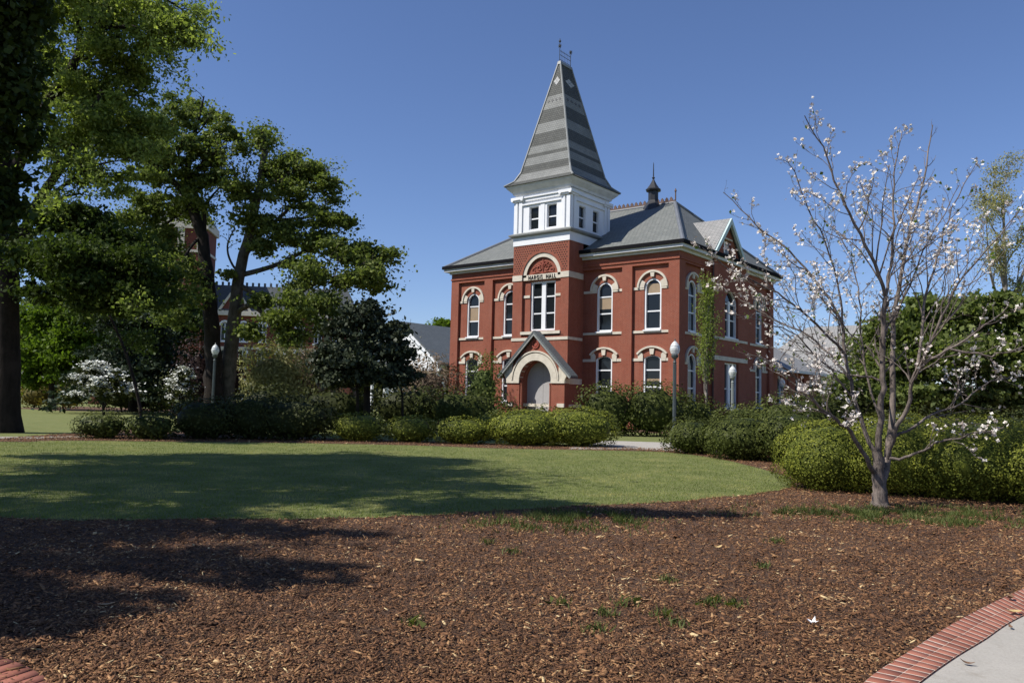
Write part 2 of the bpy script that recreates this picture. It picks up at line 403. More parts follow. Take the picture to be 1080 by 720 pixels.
# brick edged concrete walk, lower right
inner = [G(*q) for q in ((880, 760), (917, 720), (960, 691), (1017, 655), (1080, 624), (1140, 600), (1250, 560))]
outer = [G(*q) for q in ((925, 762), (976, 720), (1008, 697), (1038, 678.5), (1076, 654), (1150, 622), (1280, 575))]
inn = smooth_loop(inner, 24); out = smooth_loop(outer, 24)
sheet('brick_border_bed', inn + out[::-1], .0337, MORTAR)
sheet('concrete_walk', out + [W(14, 3), W(6, -3), W(2.5, 2)], .022, CONC)
def arclen_resample(a, n):
    a = np.array(a); d = np.r_[0, np.cumsum(np.linalg.norm(np.diff(a, axis=0), axis=1))]
    t = np.linspace(0, d[-1], n); return np.stack([np.interp(t, d, a[:, i]) for i in range(3)], 1), d[-1]
def paver_rows(A, B, nrow, seed, zt=.036):
    rng = np.random.default_rng(seed); V = []; Fq = []; T = []
    _, L = arclen_resample(A, 10); n = int(L / .112)
    a, _ = arclen_resample(A, n + 1); b_, _ = arclen_resample(B, n + 1)
    for i in range(n):
        for r in range(nrow):
            f0 = r / nrow + .006; f1 = (r + 1) / nrow - .006; g = .085
            q = [a[i]*(1-g) + a[i+1]*g, a[i]*g + a[i+1]*(1-g)]; w_ = [b_[i]*(1-g) + b_[i+1]*g, b_[i]*g + b_[i+1]*(1-g)]
            c = [q[0]*(1-f0)+w_[0]*f0, q[1]*(1-f0)+w_[1]*f0, q[1]*(1-f1)+w_[1]*f1, q[0]*(1-f1)+w_[0]*f1]
            zz = zt + rng.normal(0, .0006); k = len(V); t = rng.uniform()
            for p in c: V.append((p[0], p[1], .004)); T.append(t)
            ce = sum(c) / 4
            for p in c: V.append((p[0], p[1], zz - .004)); T.append(t)
            for p in c:
                e = ce + (p - ce) * .985; V.append((e[0], e[1], zz)); T.append(t)
            for l in (0, 4):
                for j in range(4): Fq.append((k+l+j, k+l+(j+1) % 4, k+l+4+(j+1) % 4, k+l+4+j))
            Fq.append((k+8, k+9, k+10, k+11))
    return np.array(V), np.array(Fq), np.array(T)
V, Fq, T = paver_rows(inn, out, 2, 3)
tag(link('brick_border', np_mesh('brick_border', V, Fq, T), PAVER), kind='structure')
li = smooth_loop([W(-5.2, 5.2), G(-60, 684), G(0, 698), G(50, 722), W(-1.9, 3.9)], 20); lo = [p - fw * .38 + rt * -.16 for p in li]
V, Fq, T = paver_rows(li, lo, 2, 8)
tag(link('brick_border', np_mesh('brick_border', V, Fq, T), PAVER), kind='structure')

# ------------------------------------------------------------------ the brick hall
hall = tag(empty('brick_hall', (-9.8, 0, 0)), 'two storey red brick hall with a banded slate spire over its entrance tower', 'building')
MF = lambda s, z, d: (s, -d, z)
MT = lambda s, z, d: (s, -1.72 - d, z)
MS = lambda s, z, d: (d, s, z)
MTR = lambda s, z, d: (-7.37 + d, s, z)
MTL = lambda s, z, d: (-12.2 - d, s, z)
def outline(c, hw, z0, zs, kind, rise=.18, n=12):
    pts = [(c - hw, z0), (c + hw, z0)]
    if kind == 'flat': return pts + [(c + hw, zs), (c - hw, zs)]
    if kind == 'round': r, cz, a = hw, zs, math.pi / 2
    else:
        r = (hw*hw + rise*rise) / (2*rise); cz = zs + rise - r; a = math.asin(min(1, hw / r))
    for i in range(n + 1):
        t = a - 2 * a * i / n; pts.append((c + r * math.sin(t), cz + r * math.cos(t)))
    return pts
def window(M, c, hw, z0, zs, kind, bars, d, parent, rise=.18, fr=.11, mull=0, blind=None, mat=WHITE, label=None, sill=True):
    o = outline(c, hw, z0, zs, kind, rise); i = outline(c, hw - fr, z0 + fr, zs, kind, rise * (hw - fr) / hw) if kind != 'flat' else outline(c, hw - fr, z0 + fr, zs - fr, kind)
    mb = MB().ring(M, o, i, d - .2, d)
    for z in bars: mb.mbox(M, c - hw + fr, c + hw - fr, z - .045, z + .045, d - .17, d - .10)
    if mull: mb.mbox(M, c - mull, c + mull, z0 + fr, zs - (fr if kind == 'flat' else 0), d - .17, d - .02)
    wn = mb.build('window', mat, parent)
    if label: wn['label'] = label
    pm = MB(); pm.add([M(a, b, d - .15) for a, b in outline(c, hw - fr * .6, z0 + fr * .6, zs, kind, rise)], [tuple(range(len(i)))])
    pm.build('pane', GLASS, wn)
    if blind:
        for (za, zb) in blind:
            bm = MB(); bm.mbox(M, c - hw + fr + .01, c + hw - fr - .01, za, zb, d - .148, d - .14); bm.build('blind', BLIND, wn)
    if sill:
        MB().mbox(M, c - hw - .02, c + hw + .02, z0 - .1, z0 + .0, d - .05, d + .2).build('sill', WHITE, wn)
    return wn

# main walls: recessed panel plane d=-.12 with pilasters, frieze and plinth at d=0
wl = MB()
W1 = 1.65
fwin = [(-17.6, 2), (-13.95, 2), (-5.68, 2), (-2.0, 2)]
hwn = .62
holes = []
for c, _ in fwin:
    holes.append(outline(c, hwn, 6.55, 9.32, 'round')); holes.append(outline(c, hwn + .03, W1, 4.66, 'seg', .2))
wl.wall(MF, [(-19.77, 0), (0, 0), (0, 12), (-19.77, 12)], holes, -.2, .3)
for a, b_ in ((-19.77, -19.0), (-16.35, -15.55), (-4.22, -3.45), (-.76, 0)): wl.mbox(MF, a, b_, 0, 10.82, -.199, 0)
wl.mbox(MF, -19.77, 0, 10.82, 11.95, -.199, 0.0)
wl.mbox(MF, -19.77, 0, 0, 1.1, -.199, .03)
wl.mbox(MF, -19.80, .03, 11.05, 11.17, -.1, .07)
# side facade
sholes = []
for c in (2.3, 13.8):
    sholes.append(outline(c, hwn, 6.5, 9.32, 'round')); sholes.append(outline(c, hwn, W1 - .1, 4.45, 'round'))
wl.wall(MS, [(.201, 0), (16.4, 0), (16.4, 12), (.201, 12)], sholes, -.2, .3)
for a, b_ in ((0.201, .85), (15.5, 16.4), (4.0, 4.8), (10.8, 11.6)): wl.mbox(MS, a, b_, 0, 10.9, -.199, -.002)
wl.mbox(MS, 0.201, 16.4, 10.9, 11.95, -.199, -.002); wl.mbox(MS, .05, 16.42, 11.05, 11.17, -.1, .07)
wl.mbox(MS, 0.205, 16.4, 0, 1.1, -.199, .03)
wl.mbox(MF, -19.77, 0, 0, 11.95, -16.4, -16.1)
wl.box(-19.77, -19.5, .125, 16.1, 0, 11.95)
# projecting gable bay on the side
bayh = [outline(7.75, 1.15, 6.5, 9.1, 'seg', .75), outline(7.75, 1.2, 1.55, 4.72, 'flat'), outline(6.95, .62, 12.3, 13.35, 'flat')]
wl.wall(MS, [(4.8, 0), (10.4, 0), (10.4, 11.95), (9.2, 12.1), (6.95, 14.65), (4.8, 12.25)], bayh, .2, .3)
wl.add([MS(4.8, 0, -.1), MS(4.8, 0, .2), MS(4.8, 12.3, .2), MS(4.8, 12.3, -.1), MS(10.4, 0, -.1), MS(10.4, 0, .2), MS(10.4, 11.95, .2), MS(10.4, 11.95, -.1)], [(0, 1, 2, 3), (4, 5, 6, 7)])
wl.build('wall', BRICK, hall)
# opaque inner block keeps daylight out of the hollow walls
MB().box(-19.2, -.7, .7, 15.9, 0, 11.8).build('light_block', IRON, hall)

blinds = {(-17.6): [(7.75, 8.9)], (-5.68): [(8.1, 8.9)], (-2.0): [(8.97, 9.6)]}
for c, _ in fwin:
    window(MF, c, hwn, 6.55, 9.32, 'round', [7.78, 8.93], -.24, hall, blind=blinds.get(c), label='tall round arched white window on the upper floor')
    window(MF, c, hwn + .03, W1, 4.66, 'seg', [2.82, 3.92], -.24, hall, rise=.2, blind=[(3.2, 3.35)] if c == -2.0 else None)
for c in (2.3, 13.8):
    window(MS, c, hwn, 6.5, 9.32, 'round', [7.78, 8.93], -.24, hall); window(MS, c, hwn, 1.55, 4.45, 'round', [2.8, 3.95], -.24, hall)
window(MS, 7.75, 1.15, 6.5, 9.1, 'seg', [7.78, 8.93], .02, hall, rise=.75, mull=.14)
window(MS, 7.75, 1.2, 1.55, 4.72, 'flat', [2.9], .02, hall, mull=.22)
window(MS, 6.95, .62, 12.3, 13.35, 'flat', [12.85], .02, hall, mull=.12)

def stonework(M, c, panel, hall, zsp, round_, d=-.2, sillz=None):
    r = hwn + .01
    if round_:
        for a0, a1, n in ((0, 33, 4), (147, 180, 4)): MB().arc(M, c, zsp, r, 1.0, a0, a1, d - .05, d + .07, n).build('springer_stone', STONE, hall)
        MB().arc(M, c, zsp, r + .06, .98, 81, 99, d - .05, d + .12, 2).build('keystone', STONE, hall)
        MB().arc(M, c, zsp, 1.0, 1.13, 0, 180, d - .02, d + .14, 22).build('hood_mould', STONE, hall)
        z0, z1, e0 = zsp - .12, zsp + .06, r
    else:
        R0 = 1.52; cz = 5.47 - R0
        MB().arc(M, c, cz, R0 - .1, R0 + .02, 90 - 47, 90 + 47, d - .02, d + .14, 18).build('hood_mould', STONE, hall)
        for s_ in (-1, 1): MB().prism(M, [(c + s_*(r+.03), 4.5), (c + s_*1.0, 4.5), (c + s_*1.05, 4.98), (c + s_*.86, 5.14), (c + s_*(r+.03), 4.93)], d - .05, d + .07).build('springer_stone', STONE, hall)
        MB().prism(M, [(c - .12, 4.93), (c + .12, 4.93), (c + .17, 5.3), (c - .17, 5.3)], d - .02, d + .1).build('keystone', STONE, hall)
        z0, z1, e0 = 4.5, 4.69, 1.003
    for a, b_ in ((panel[0], c - e0), (c + e0, panel[1])): MB().mbox(M, a + .005, b_, z0, z1 - .006, d - .05, d + .05).build('impost_band', STONE, hall)
    if sillz: MB().mbox(M, panel[0] + .005, panel[1] - .005, sillz - .16, sillz, d - .05, d + .08).build('stone_sill', STONE, hall)
for c, pn in ((-17.6, (-19.0, -16.35)), (-13.95, (-15.55, -12.2)), (-5.68, (-7.37, -4.22)), (-2.0, (-3.45, -.76))):
    stonework(MF, c, pn, hall, 9.34, True, sillz=6.5); stonework(MF, c, pn, hall, 4.66, False)
for c, pn in ((2.3, (.85, 4.0)), (13.8, (11.6, 15.5))):
    stonework(MS, c, pn, hall, 9.34, True, sillz=6.45); stonework(MS, c, pn, hall, 4.45, True)
for q in ((4.75, 10.45, 4.82, 5.12), (4.75, 10.45, 6.25, 6.42), (6.2, 7.7, 12.12, 12.26), (6.2, 7.7, 13.4, 13.5)): MB().mbox(MS, *q, .1, .27).build('stone_band', STONE, hall)

# main roof, gutter and cornice
EX0, EX1, EY0, EY1, EZ = -20.22, .45, -.45, 16.85, 12.06
rl, rr_ = (-15.7, 8.2, 17.0), (-4.54, 8.2, 17.0)
c4 = [(EX0, EY0, EZ), (EX1, EY0, EZ), (EX1, EY1, EZ), (EX0, EY1, EZ)]
MB().add(c4 + [rl, rr_], [(0, 1, 5, 4), (1, 2, 5), (2, 3, 4, 5), (3, 0, 4), (3, 2, 1, 0)]).build('roof', ROOF, hall)
mb = MB()
for a, b_ in (((c4[1]), rr_), (c4[0], rl), (c4[2], rr_), (c4[3], rl)): mb.tube([a, b_], .15, 8)
mb.tube([rl, rr_], .13, 8); mb.build('hip_capping', HIPC, hall)
def rim(x0, x1, y0, y1, z0, z1, t, mbx):
    mbx.box(x0, x1, y0, y0 + t, z0, z1); mbx.box(x0, x1, y1 - t, y1, z0, z1); mbx.box(x0, x0 + t, y0 + t, y1 - t, z0, z1); mbx.box(x1 - t, x1, y0 + t, y1 - t, z0, z1)
mb = MB(); rim(EX0 - .12, EX1 + .12, EY0 - .12, EY1 + .12, 11.93, 12.17, .16, mb); mb.build('gutter', BLACK, hall)
mb = MB(); rim(EX0, EX1, EY0, EY1, 11.72, 11.94, .1, mb)
mb.box(EX0 + .1, EX1 - .1, EY0 + .1, -.001, 11.74, 11.8); mb.box(.001, EX1 - .1, 0, EY1 - .1, 11.74, 11.8); mb.box(EX0 + .1, -19.771, 0, EY1 - .1, 11.74, 11.8)
rim(-19.9, .14, -.14, 16.54, 11.55, 11.73, .13, mb)
mb.build('cornice', WHITE_OLD, hall)
# side gable roof and bargeboards
ga, gl, gr_ = (6.95, 14.8), (4.6, 12.42), (9.3, 12.42)
mb = MB()
for q, s_ in ((gl, -1), (gr_, 1)):
    a = [(.42, ga[0], ga[1]), (.42, q[0] + s_*.2, q[1] - .2), (-1.0, q[0] + s_*.2, q[1] - .2), (-6, ga[0], ga[1])]
    mb.add(a + [(p[0], p[1], p[2] + .12) for p in a], [(0,1,2,3), (4,7,6,5), (0,4,5,1), (1,5,6,2), (2,6,7,3), (3,7,4,0)])
mb.build('gable_roof', ROOF2, hall)
mb = MB()
for s_ in (-1, 1): mb.prism(MS, [(6.95, 14.92), (6.95 + s_*2.6, 12.2), (6.95 + s_*2.32, 12.12), (6.95, 14.5)], .35, .55)
mb.build('bargeboard', COPPER, hall)

# tower brickwork
tw = MB(); TY = 3.4
niche = outline(-9.7, 1.66, 6.2, 10.42, 'round', n=24)
door = outline(-9.65, 1.0, 0, 3.0, 'round', n=16)
tw.wall(MT, [(-12.2, 0), (-7.37, 0), (-7.37, 12.75), (-12.2, 12.75)], [niche, outline(-9.65, 1.36, 0.01, 3.1, 'round', n=16)], 0, .25)
tw.mbox(MTR, -1.717, .6, 0, 12.74, -.3, -.0); tw.mbox(MTL, -1.717, .6, 0, 12.74, -.3, 0)
wt = outline(-9.68, 1.08, 6.62, 10.1, 'flat')
tw.wall(MT, [(-11.4, 6.15), (-8.0, 6.15), (-8.0, 12.2), (-11.4, 12.2)], [wt], -.2, .25)
for a, b_ in ((-12.2, -11.62), (-7.95, -7.37)): pass
tw.box(-12.2, -7.37, 0, TY, 11.9, 13.3)
tw.build('tower', BRICK, hall)
# blocks coloured as the shade of punched headers in the spandrels over the arch
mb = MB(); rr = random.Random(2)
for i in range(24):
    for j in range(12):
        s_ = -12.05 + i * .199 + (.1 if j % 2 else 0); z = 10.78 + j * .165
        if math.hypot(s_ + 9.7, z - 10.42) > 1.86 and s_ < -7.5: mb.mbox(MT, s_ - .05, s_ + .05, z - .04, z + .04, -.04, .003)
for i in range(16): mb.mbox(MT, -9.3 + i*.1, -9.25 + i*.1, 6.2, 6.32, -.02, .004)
bs_ = mb.build('socket_shade', plain('shadowed_brick_header', (.02, .008, .006), .9), hall); bs_['kind'] = 'stuff'
MB().arc(MT, -9.7, 10.42, 1.36, 1.66, 0, 180, -.1, -.06, 30).build('niche_arch', STONE, hall)
for M_, q in ((MT, (-12.22, -11.36, 10.2, 10.6, -.05, .05)), (MT, (-8.04, -7.35, 10.2, 10.6, -.05, .05)), (MT, (-11.36, -8.04, 10.2, 10.58, -.22, -.06)), (MTR, (-1.67, -.005, 10.2, 10.598, -.05, .048)),
              (MT, (-12.22, -7.35, 5.93, 6.13, -.05, .05)), (MTR, (-1.67, -.005, 5.93, 6.128, -.05, .048)), (MT, (-11.4, -8.0, 6.36, 6.56, -.25, .08)), (MT, (-11.36, -10.78, 8.97, 9.15, -.22, -.14)), (MT, (-8.58, -8.04, 8.97, 9.15, -.22, -.14)),
              (MTR, (-1.715, -.005, 2.92, 3.3, -.05, .05)), (MTR, (-1.66, -.005, 1.35, 1.548, -.05, .07)), (MT, (-12.25, -7.3, 1.35, 1.55, -.05, .06))):
    MB().mbox(M_, *q).build('stone_band', STONE, hall)
window(MT, -9.68, 1.08, 6.62, 10.1, 'flat', [7.85, 9.02], -.3, hall, mull=.17, fr=.13, label='tall double window in the tower front', sill=False)
# carved brick ornament in the lunette
mb = MB()
def coil(cx, cz, r, a0, turns, d=-.17, w=.035, flip=1):
    pts = []
    for i in range(26):
        t = i / 25; a = a0 + flip * turns * 2 * math.pi * t; q = r * (1 - .8 * t); pts.append(MT(cx + q * math.cos(a), cz + q * math.sin(a), d))
    mb.tube(pts, w, 6)
for s_ in (-1, 1):
    coil(-9.68 + s_ * .33, 11.05, .27, math.pi * .5, 1.3, flip=s_); coil(-9.68 + s_ * .76, 10.85, .2, math.pi * .4, 1.1, flip=-s_)
    coil(-9.68 + s_ * .15, 11.35, .16, 0, 1.1, flip=s_)
    mb.tube([MT(-9.68, 10.65, -.17), MT(-9.68 + s_*.4, 10.75, -.16), MT(-9.68 + s_*.95, 10.66, -.17)], .04, 6)
    for k in range(5):
        a = math.radians(35 + k * 25) if s_ > 0 else math.radians(145 - k * 25)
        mb.tube([MT(-9.68 + .55*math.cos(a), 10.8 + .5*math.sin(a), -.18), MT(-9.68 + .92*math.cos(a), 10.7 + .82*math.sin(a), -.16)], [.05, .02], 6)
mb.tube([MT(-9.68, 10.62, -.17), MT(-9.68, 11.62, -.17)], .05, 6)
mb.build('carved_ornament', plain('red_terracotta', (.26, .065, .04), .85, .15), hall)
# lettering
tc = bpy.data.curves.new('lettering', 'FONT'); tc.body = "HARGIS  HALL"; tc.size = .40; tc.extrude = .02; tc.align_x = 'CENTER'; tc.space_character = 1.28
to = bpy.data.objects.new('lettering', tc); COL.objects.link(to)
dg = bpy.context.evaluated_depsgraph_get(); tm = bpy.data.meshes.new_from_object(to.evaluated_get(dg)); bpy.data.objects.remove(to)
co = np.empty(len(tm.vertices)*3, np.float32); tm.vertices.foreach_get('co', co); co = co.reshape(-1, 3)
wd = co[:, 0].max() - co[:, 0].min(); sx = 2.35 / wd
cn = np.stack([-9.68 + co[:, 0] * sx, -1.72 + .035 - co[:, 2], 10.245 + co[:, 1] * 1.0], 1); tm.vertices.foreach_set('co', cn.ravel().astype(np.float32))
tm.materials.clear(); link('lettering', tm, BLACK, hall)

# porch
po = MB(); MP = lambda s, z, d: (s, -2.25 - d, z)
arch_open = outline(-9.65, 1.36, 0, 3.15, 'round', n=20)
gab = [(-12.1, 2.95), (-12.1, 3.75), (-9.65, 6.35), (-7.2, 3.75), (-7.2, 2.95)]
po.wall(MP, [(-12.1, 0), (-7.2, 0), (-7.2, 3.75), (-9.65, 6.3), (-12.1, 3.75)], [outline(-9.65, 1.36, .02, 3.15, 'round', n=20)], 0, .5)
po.box(-7.5, -7.2, -2.249, -1.721, 0, 3.8); po.box(-12.1, -11.8, -2.249, -1.721, 0, 3.8)
porch = po.build('porch', BRICK, hall)
mb = MB()
mb.arc(MP, -9.65, 3.15, 1.36, 1.86, 0, 180, -.4, .07, 30); mb.arc(MP, -9.65, 3.15, 1.92, 2.02, 0, 180, -.02, .12, 30)
for s_ in (-1, 1):
    mb.mbox(MP, -9.65 + s_*1.36, -9.65 + s_*2.47, 2.95, 3.15, -.1, .08)
    mb.prism(MP, [(-9.65 + s_*1.98, 3.15), (-9.65 + s_*2.47, 3.15), (-9.65 + s_*2.75, 3.62), (-9.65 + s_*2.5, 4.0), (-9.65 + s_*2.0, 4.45)], -.1, .06)
    mb.mbox(MP, -9.65 + s_*2.47, -9.65 + s_*1.9, 1.35, 1.6, -.05, .08)
mb.box(-7.21, -7.14, -2.3, -1.7, 2.95, 3.25)
mb.build('arch_surround', STONE, porch)
mb = MB()
for s_ in (-1, 1):
    for k, r in ((1.5, .07), (1.68, .05)):
        x = -9.65 + s_ * (k - .27); mb.lathe(x, -2.15 + .25 * (k - 1.5) * 4, [(r*1.4, .0), (r*1.4, 1.2), (r, 1.3), (r, 2.75), (r*1.5, 2.95)], 10)
mb.build('colonnette', BRICK, porch)
mb = MB(); 
for s_ in (-1, 1):
    x0, z0 = -9.65, 6.55; x1, z1 = -9.65 + s_*3.15, 3.45
    a = [(x0, z0), (x1, z1), (x1, z1 - .16), (x0, z0 - .17)]
    mb.prism(MP, a, -.54, .32)
mb.build('porch_roof', ROOF3, porch)
mb = MB()
for s_ in (-1, 1):
    mb.prism(MP, [(-9.65, 6.45), (-9.65 + s_*3.12, 3.38), (-9.65 + s_*3.02, 3.24), (-9.65, 6.2)], .22, .30)
mb.build('bargeboard', LEDGE, porch)
mb = MB(); mb.arc(MP, -9.65, 5.62, .0, .15, 0, 360, 0, .05, 16); mb.arc(MP, -9.65, 5.62, .22, .3, 0, 360, 0, .08, 20); mb.build('roundel', plain('red_terracotta_b', (.30, .07, .045), .85), porch)
mb = MB(); mb.wall(MT, outline(-9.65, 1.5, 0, 3.2, 'round', n=16), [], -.4, .05)
mb.mbox(MT, -9.67, -9.63, 0, 4.4, -.4, -.385); dr = mb.build('door', DOORW, porch)
mb = MB(); 
for i in range(16):
    a0 = math.pi * i / 16; a1 = math.pi * (i+1) / 16
    q = [(-9.65 + 1.37*math.cos(a), 3.15 + 1.37*math.sin(a)) for a in (a0, a1)]
    mb.add([MT(*q[0], .0), MT(*q[1], .0), MT(*q[1], -1.5), MT(*q[0], -1.5)], [(0,1,2,3)])
for s_ in (-1, 1): mb.add([MT(-9.65+s_*1.37, 0, 0), MT(-9.65+s_*1.37, 3.15, 0), MT(-9.65+s_*1.37, 3.15, -1.5), MT(-9.65+s_*1.37, 0, -1.5)], [(0,1,2,3)])
mb.build('doorway_reveal', BRICK, porch)
mb = MB()
for k in range(6): mb.box(-11.3, -8.0, -2.3 - .3*(6-k), -1.75, .17*k, .17*(k+1))
mb.build('entrance_steps', CONC, hall)

# belfry
bf = MB(); x0, x1, y0, y1 = -12.24, -7.33, -1.76, TY + .04
bf.box(x0, x1, y0, y1, 12.73, 13.35)
b0 = MB()
bw = [outline(-10.5, .42, 13.8, 15.45, 'flat'), outline(-8.95, .42, 13.8, 15.45, 'flat')]
bf.wall(MT, [(-12.2, 13.55), (-7.37, 13.55), (-7.37, 17.0), (-12.2, 17.0)], bw, -.06, .2)
sw_ = [outline(-.1, .42, 13.8, 15.4, 'flat'), outline(1.68, .42, 13.8, 15.4, 'flat')]
bf.wall(MTR, [(-1.66, 13.55), (TY, 13.55), (TY, 17.0), (-1.66, 17.0)], sw_, -.06, .2)
bf.box(-12.14, -7.6, TY - .1, TY, 13.55, 17); bf.box(-12.14, -12.04, -1.6, TY, 13.55, 17)
for a, b_ in ((-12.22, -11.92), (-11.78, -11.5), (-8.07, -7.79), (-7.65, -7.35)): bf.mbox(MT, a, b_, 13.55, 15.95, -.06, .04)
for a, b_ in ((-1.72, -1.42), (-1.28, -1.0), (2.7, 2.98), (3.1, 3.4)): bf.mbox(MTR, a, b_, 13.55, 15.95, -.06, .04)
# corner capitals, mouldings
for a, b_ in ((-12.34, -11.4), (-8.17, -7.23)):
    bf.mbox(MT, a, b_, 15.93, 16.05, -.05, .12); bf.mbox(MT, a - .08, b_ + .08, 16.05, 16.25, -.05, .2)
    for q in (a + .05, b_ - .05): bf.tube([MT(q, 16.06, .02), MT(q, 16.06, .22)], .11, 10)
for a, b_ in ((-1.84, -.9), (2.6, 3.52)):
    bf.mbox(MTR, a, b_, 15.93, 16.05, -.05, .12); bf.mbox(MTR, a, b_ + .08, 16.05, 16.25, -.05, .2)
bf.mbox(MT, -11.5, -8.07, 15.62, 15.74, -.06, .05); bf.mbox(MT, -11.5, -8.07, 15.9, 16.2, -.06, .03); bf.mbox(MT, -11.5, -8.07, 16.12, 16.22, -.06, .12)
bf.mbox(MTR, -1.0, 2.7, 15.62, 15.74, -.06, .05); bf.mbox(MTR, -1.0, 2.7, 16.05, 16.22, -.06, .1)
bf.mbox(MT, -9.9, -9.55, 13.55, 15.6, -.06, -.02)
bel = bf.build('belfry', WHITE, hall)
for c in (-10.5, -8.95): window(MT, c, .42, 13.8, 15.45, 'flat', [14.6], -.12, bel, fr=.05, sill=False)
for c in (-.1, 1.68): window(MTR, c, .42, 13.8, 15.4, 'flat', [14.6], -.12, bel, fr=.05, sill=False)
def frustum(mb, a, za, b_, zb):
    v = [(a[0], a[2], za), (a[1], a[2], za), (a[1], a[3], za), (a[0], a[3], za), (b_[0], b_[2], zb), (b_[1], b_[2], zb), (b_[1], b_[3], zb), (b_[0], b_[3], zb)]
    return mb.add(v, [(0,3,2,1),(4,5,6,7),(0,1,5,4),(1,2,6,5),(2,3,7,6),(3,0,4,7)])
def grow_r(e): return (-12.2 - e, -7.37 + e, -1.72 - e, TY + e)
mb = MB(); frustum(mb, grow_r(.05), 13.33, grow_r(.28), 13.42); frustum(mb, grow_r(.28), 13.42, grow_r(.30), 13.52); frustum(mb, grow_r(.30), 13.52, grow_r(.02), 13.66)
mb.build('ledge', LEDGE, bel)
mb = MB(); frustum(mb, grow_r(.08), 16.45, grow_r(.14), 16.62); frustum(mb, grow_r(.16), 16.62, grow_r(.42), 16.88); frustum(mb, grow_r(.42), 16.88, grow_r(.50), 17.02)
mb.build('cornice', WHITE_OLD, bel)
# spire with flared foot
mb = MB(); RX = (-9.86, -9.70, .1, 1.5)
prev = grow_r(.58); zp = 17.05
frustum(mb, grow_r(.56), 17.02, prev, zp)
for e, z in ((.30, 17.22), (.06, 17.46), (-.12, 17.75), (-.28, 18.15)):
    frustum(mb, prev, zp, grow_r(e), z); prev, zp = grow_r(e), z
frustum(mb, prev, zp, RX, 26.4)
mb.build('spire', SPIRE, hall)
mb = MB()
ft = [grow_r(.58), grow_r(.06), grow_r(-.28), RX]; fz = [17.07, 17.48, 18.17, 26.42]
for ix, iy in ((0, 2), (1, 2), (1, 3), (0, 3)): mb.tube([(f[ix], f[iy], z) for f, z in zip(ft, fz)], .07, 6)
frustum(mb, (-9.95, -9.6, 0, 1.6), 26.25, (-9.9, -9.66, .05, 1.55), 26.5)
mb.build('hip_capping', LEDGE, hall)
# lozenges of light slate near the top and between bands (on both visible faces)
mb = MB()
def on_face(face, t, s_):      # t: 0..1 height from 18.15 to 26.4, s_: -1..1
    a = np.array(grow_r(-.28)); r_ = np.array(RX); e = a * (1-t) + r_ * t; z = 18.15 + (26.4 - 18.15) * t
    if face == 0: return np.array([(e[0]+e[1])/2 + s_*(e[1]-e[0])/2, e[2] - .02, z])
    return np.array([e[1] + .02, (e[2]+e[3])/2 + s_*(e[3]-e[2])/2, z])
dark = MB()
for fc in (0, 1):
    t = (24.95 - 18.15) / 8.25
    for ds, dt in ((0, .022), (0, -.022), (-.42, 0), (.42, 0)):
        s0 = ds
        q = [on_face(fc, t + dt + a, s0 * .75 + b_) for a, b_ in ((.02, 0), (0, .3), (-.02, 0), (0, -.3))]
        mb.add(q, [(0, 1, 2, 3)])
    t = (23.42 - 18.15) / 8.25
    for k in range(4):
        s0 = -.6 + k * .4
        q = [on_face(fc, t + a, s0 + b_) for a, b_ in ((.016, 0), (0, .13), (-.016, 0), (0, -.13))]; dark.add(q, [(0, 1, 2, 3)])
mb.build('slate_lozenge', plain('light_slate', (.36, .36, .35), .7), hall); dark.build('slate_lozenge', plain('charcoal_slate', (.09, .09, .09), .7), hall)
# iron cresting and finials on the spire top
mb = MB(); X = -9.78
mb.tube([(X, .1, 26.4), (X, .1, 28.2)], .025, 6); mb.tube([(X, 1.5, 26.4), (X, 1.5, 27.75)], .025, 6)
for z in (26.65, 27.0, 27.3): mb.tube([(X, .1, z), (X, 1.5, z)], .018, 6)
for k in range(1, 7): mb.tube([(X, .1 + k*.2, 26.45), (X, .1 + k*.2, 27.42)], .012, 5)
for y, z in ((.1, 28.0), (.1, 27.65), (1.5, 27.7)):
    mb.lathe(X, y, [(.01, z - .12), (.09, z - .04), (.09, z + .04), (.01, z + .12)], 8)
for y, z in ((.1, 27.65), (1.5, 27.65)):
    for a in range(8):
        q = a * math.pi / 4; mb.tube([(X, y, z), (X + .0, y + .17*math.cos(q), z + .17*math.sin(q))], .016, 5)
        mb.tube([(X, y, z), (X + .17*math.cos(q), y, z + .17*math.sin(q))], .016, 5)
mb.build('iron_finial', IRON, hall)
# ridge cresting
mb = MB(); mb.box(-15.7, -4.54, 8.13, 8.27, 17.05, 17.22)
x = -15.5
while x < -4.6:
    mb.prism(lambda s_, z, d: (s_, 8.2 - d, z), [(x - .11, 17.22), (x + .11, 17.22), (x + .13, 17.34), (x, 17.5), (x - .13, 17.34)], -.04, .04); x += .38
mb.tube([(-4.5, 8.2, 17.0), (-4.5, 8.2, 18.05)], .05, 6); mb.lathe(-4.5, 8.2, [(.02, 17.8), (.1, 17.88), (.02, 18.1)], 8)
mb.build('ridge_cresting', CREST, hall)
# ventilator turret
mb = MB(); vx, vy = -6.4, 8.2
mb.lathe(vx, vy, [(1.0, 16.2), (.75, 16.9), (.48, 17.25), (.40, 17.4), (.40, 18.1), (.58, 18.14), (.62, 18.25), (.5, 18.34), (.28, 18.65), (.1, 19.0), (.06, 19.1), (.13, 19.2), (.05, 19.3), (.03, 20.3), (.005, 20.45)], 8)
mb.build('roof_ventilator', plain('sooty_copper', (.02, .021, .024), .5, .2), hall)
# downpipes
PIPE = plain('brown_pipe', (.06, .03, .025), .6)
for p in ((-.2, 16.45), (.10, 4.6)): MB().tube([(p[0] + .12, p[1], 11.7), (p[0] + .12, p[1], .1)], .055, 8).build('downpipe', PIPE, hall)

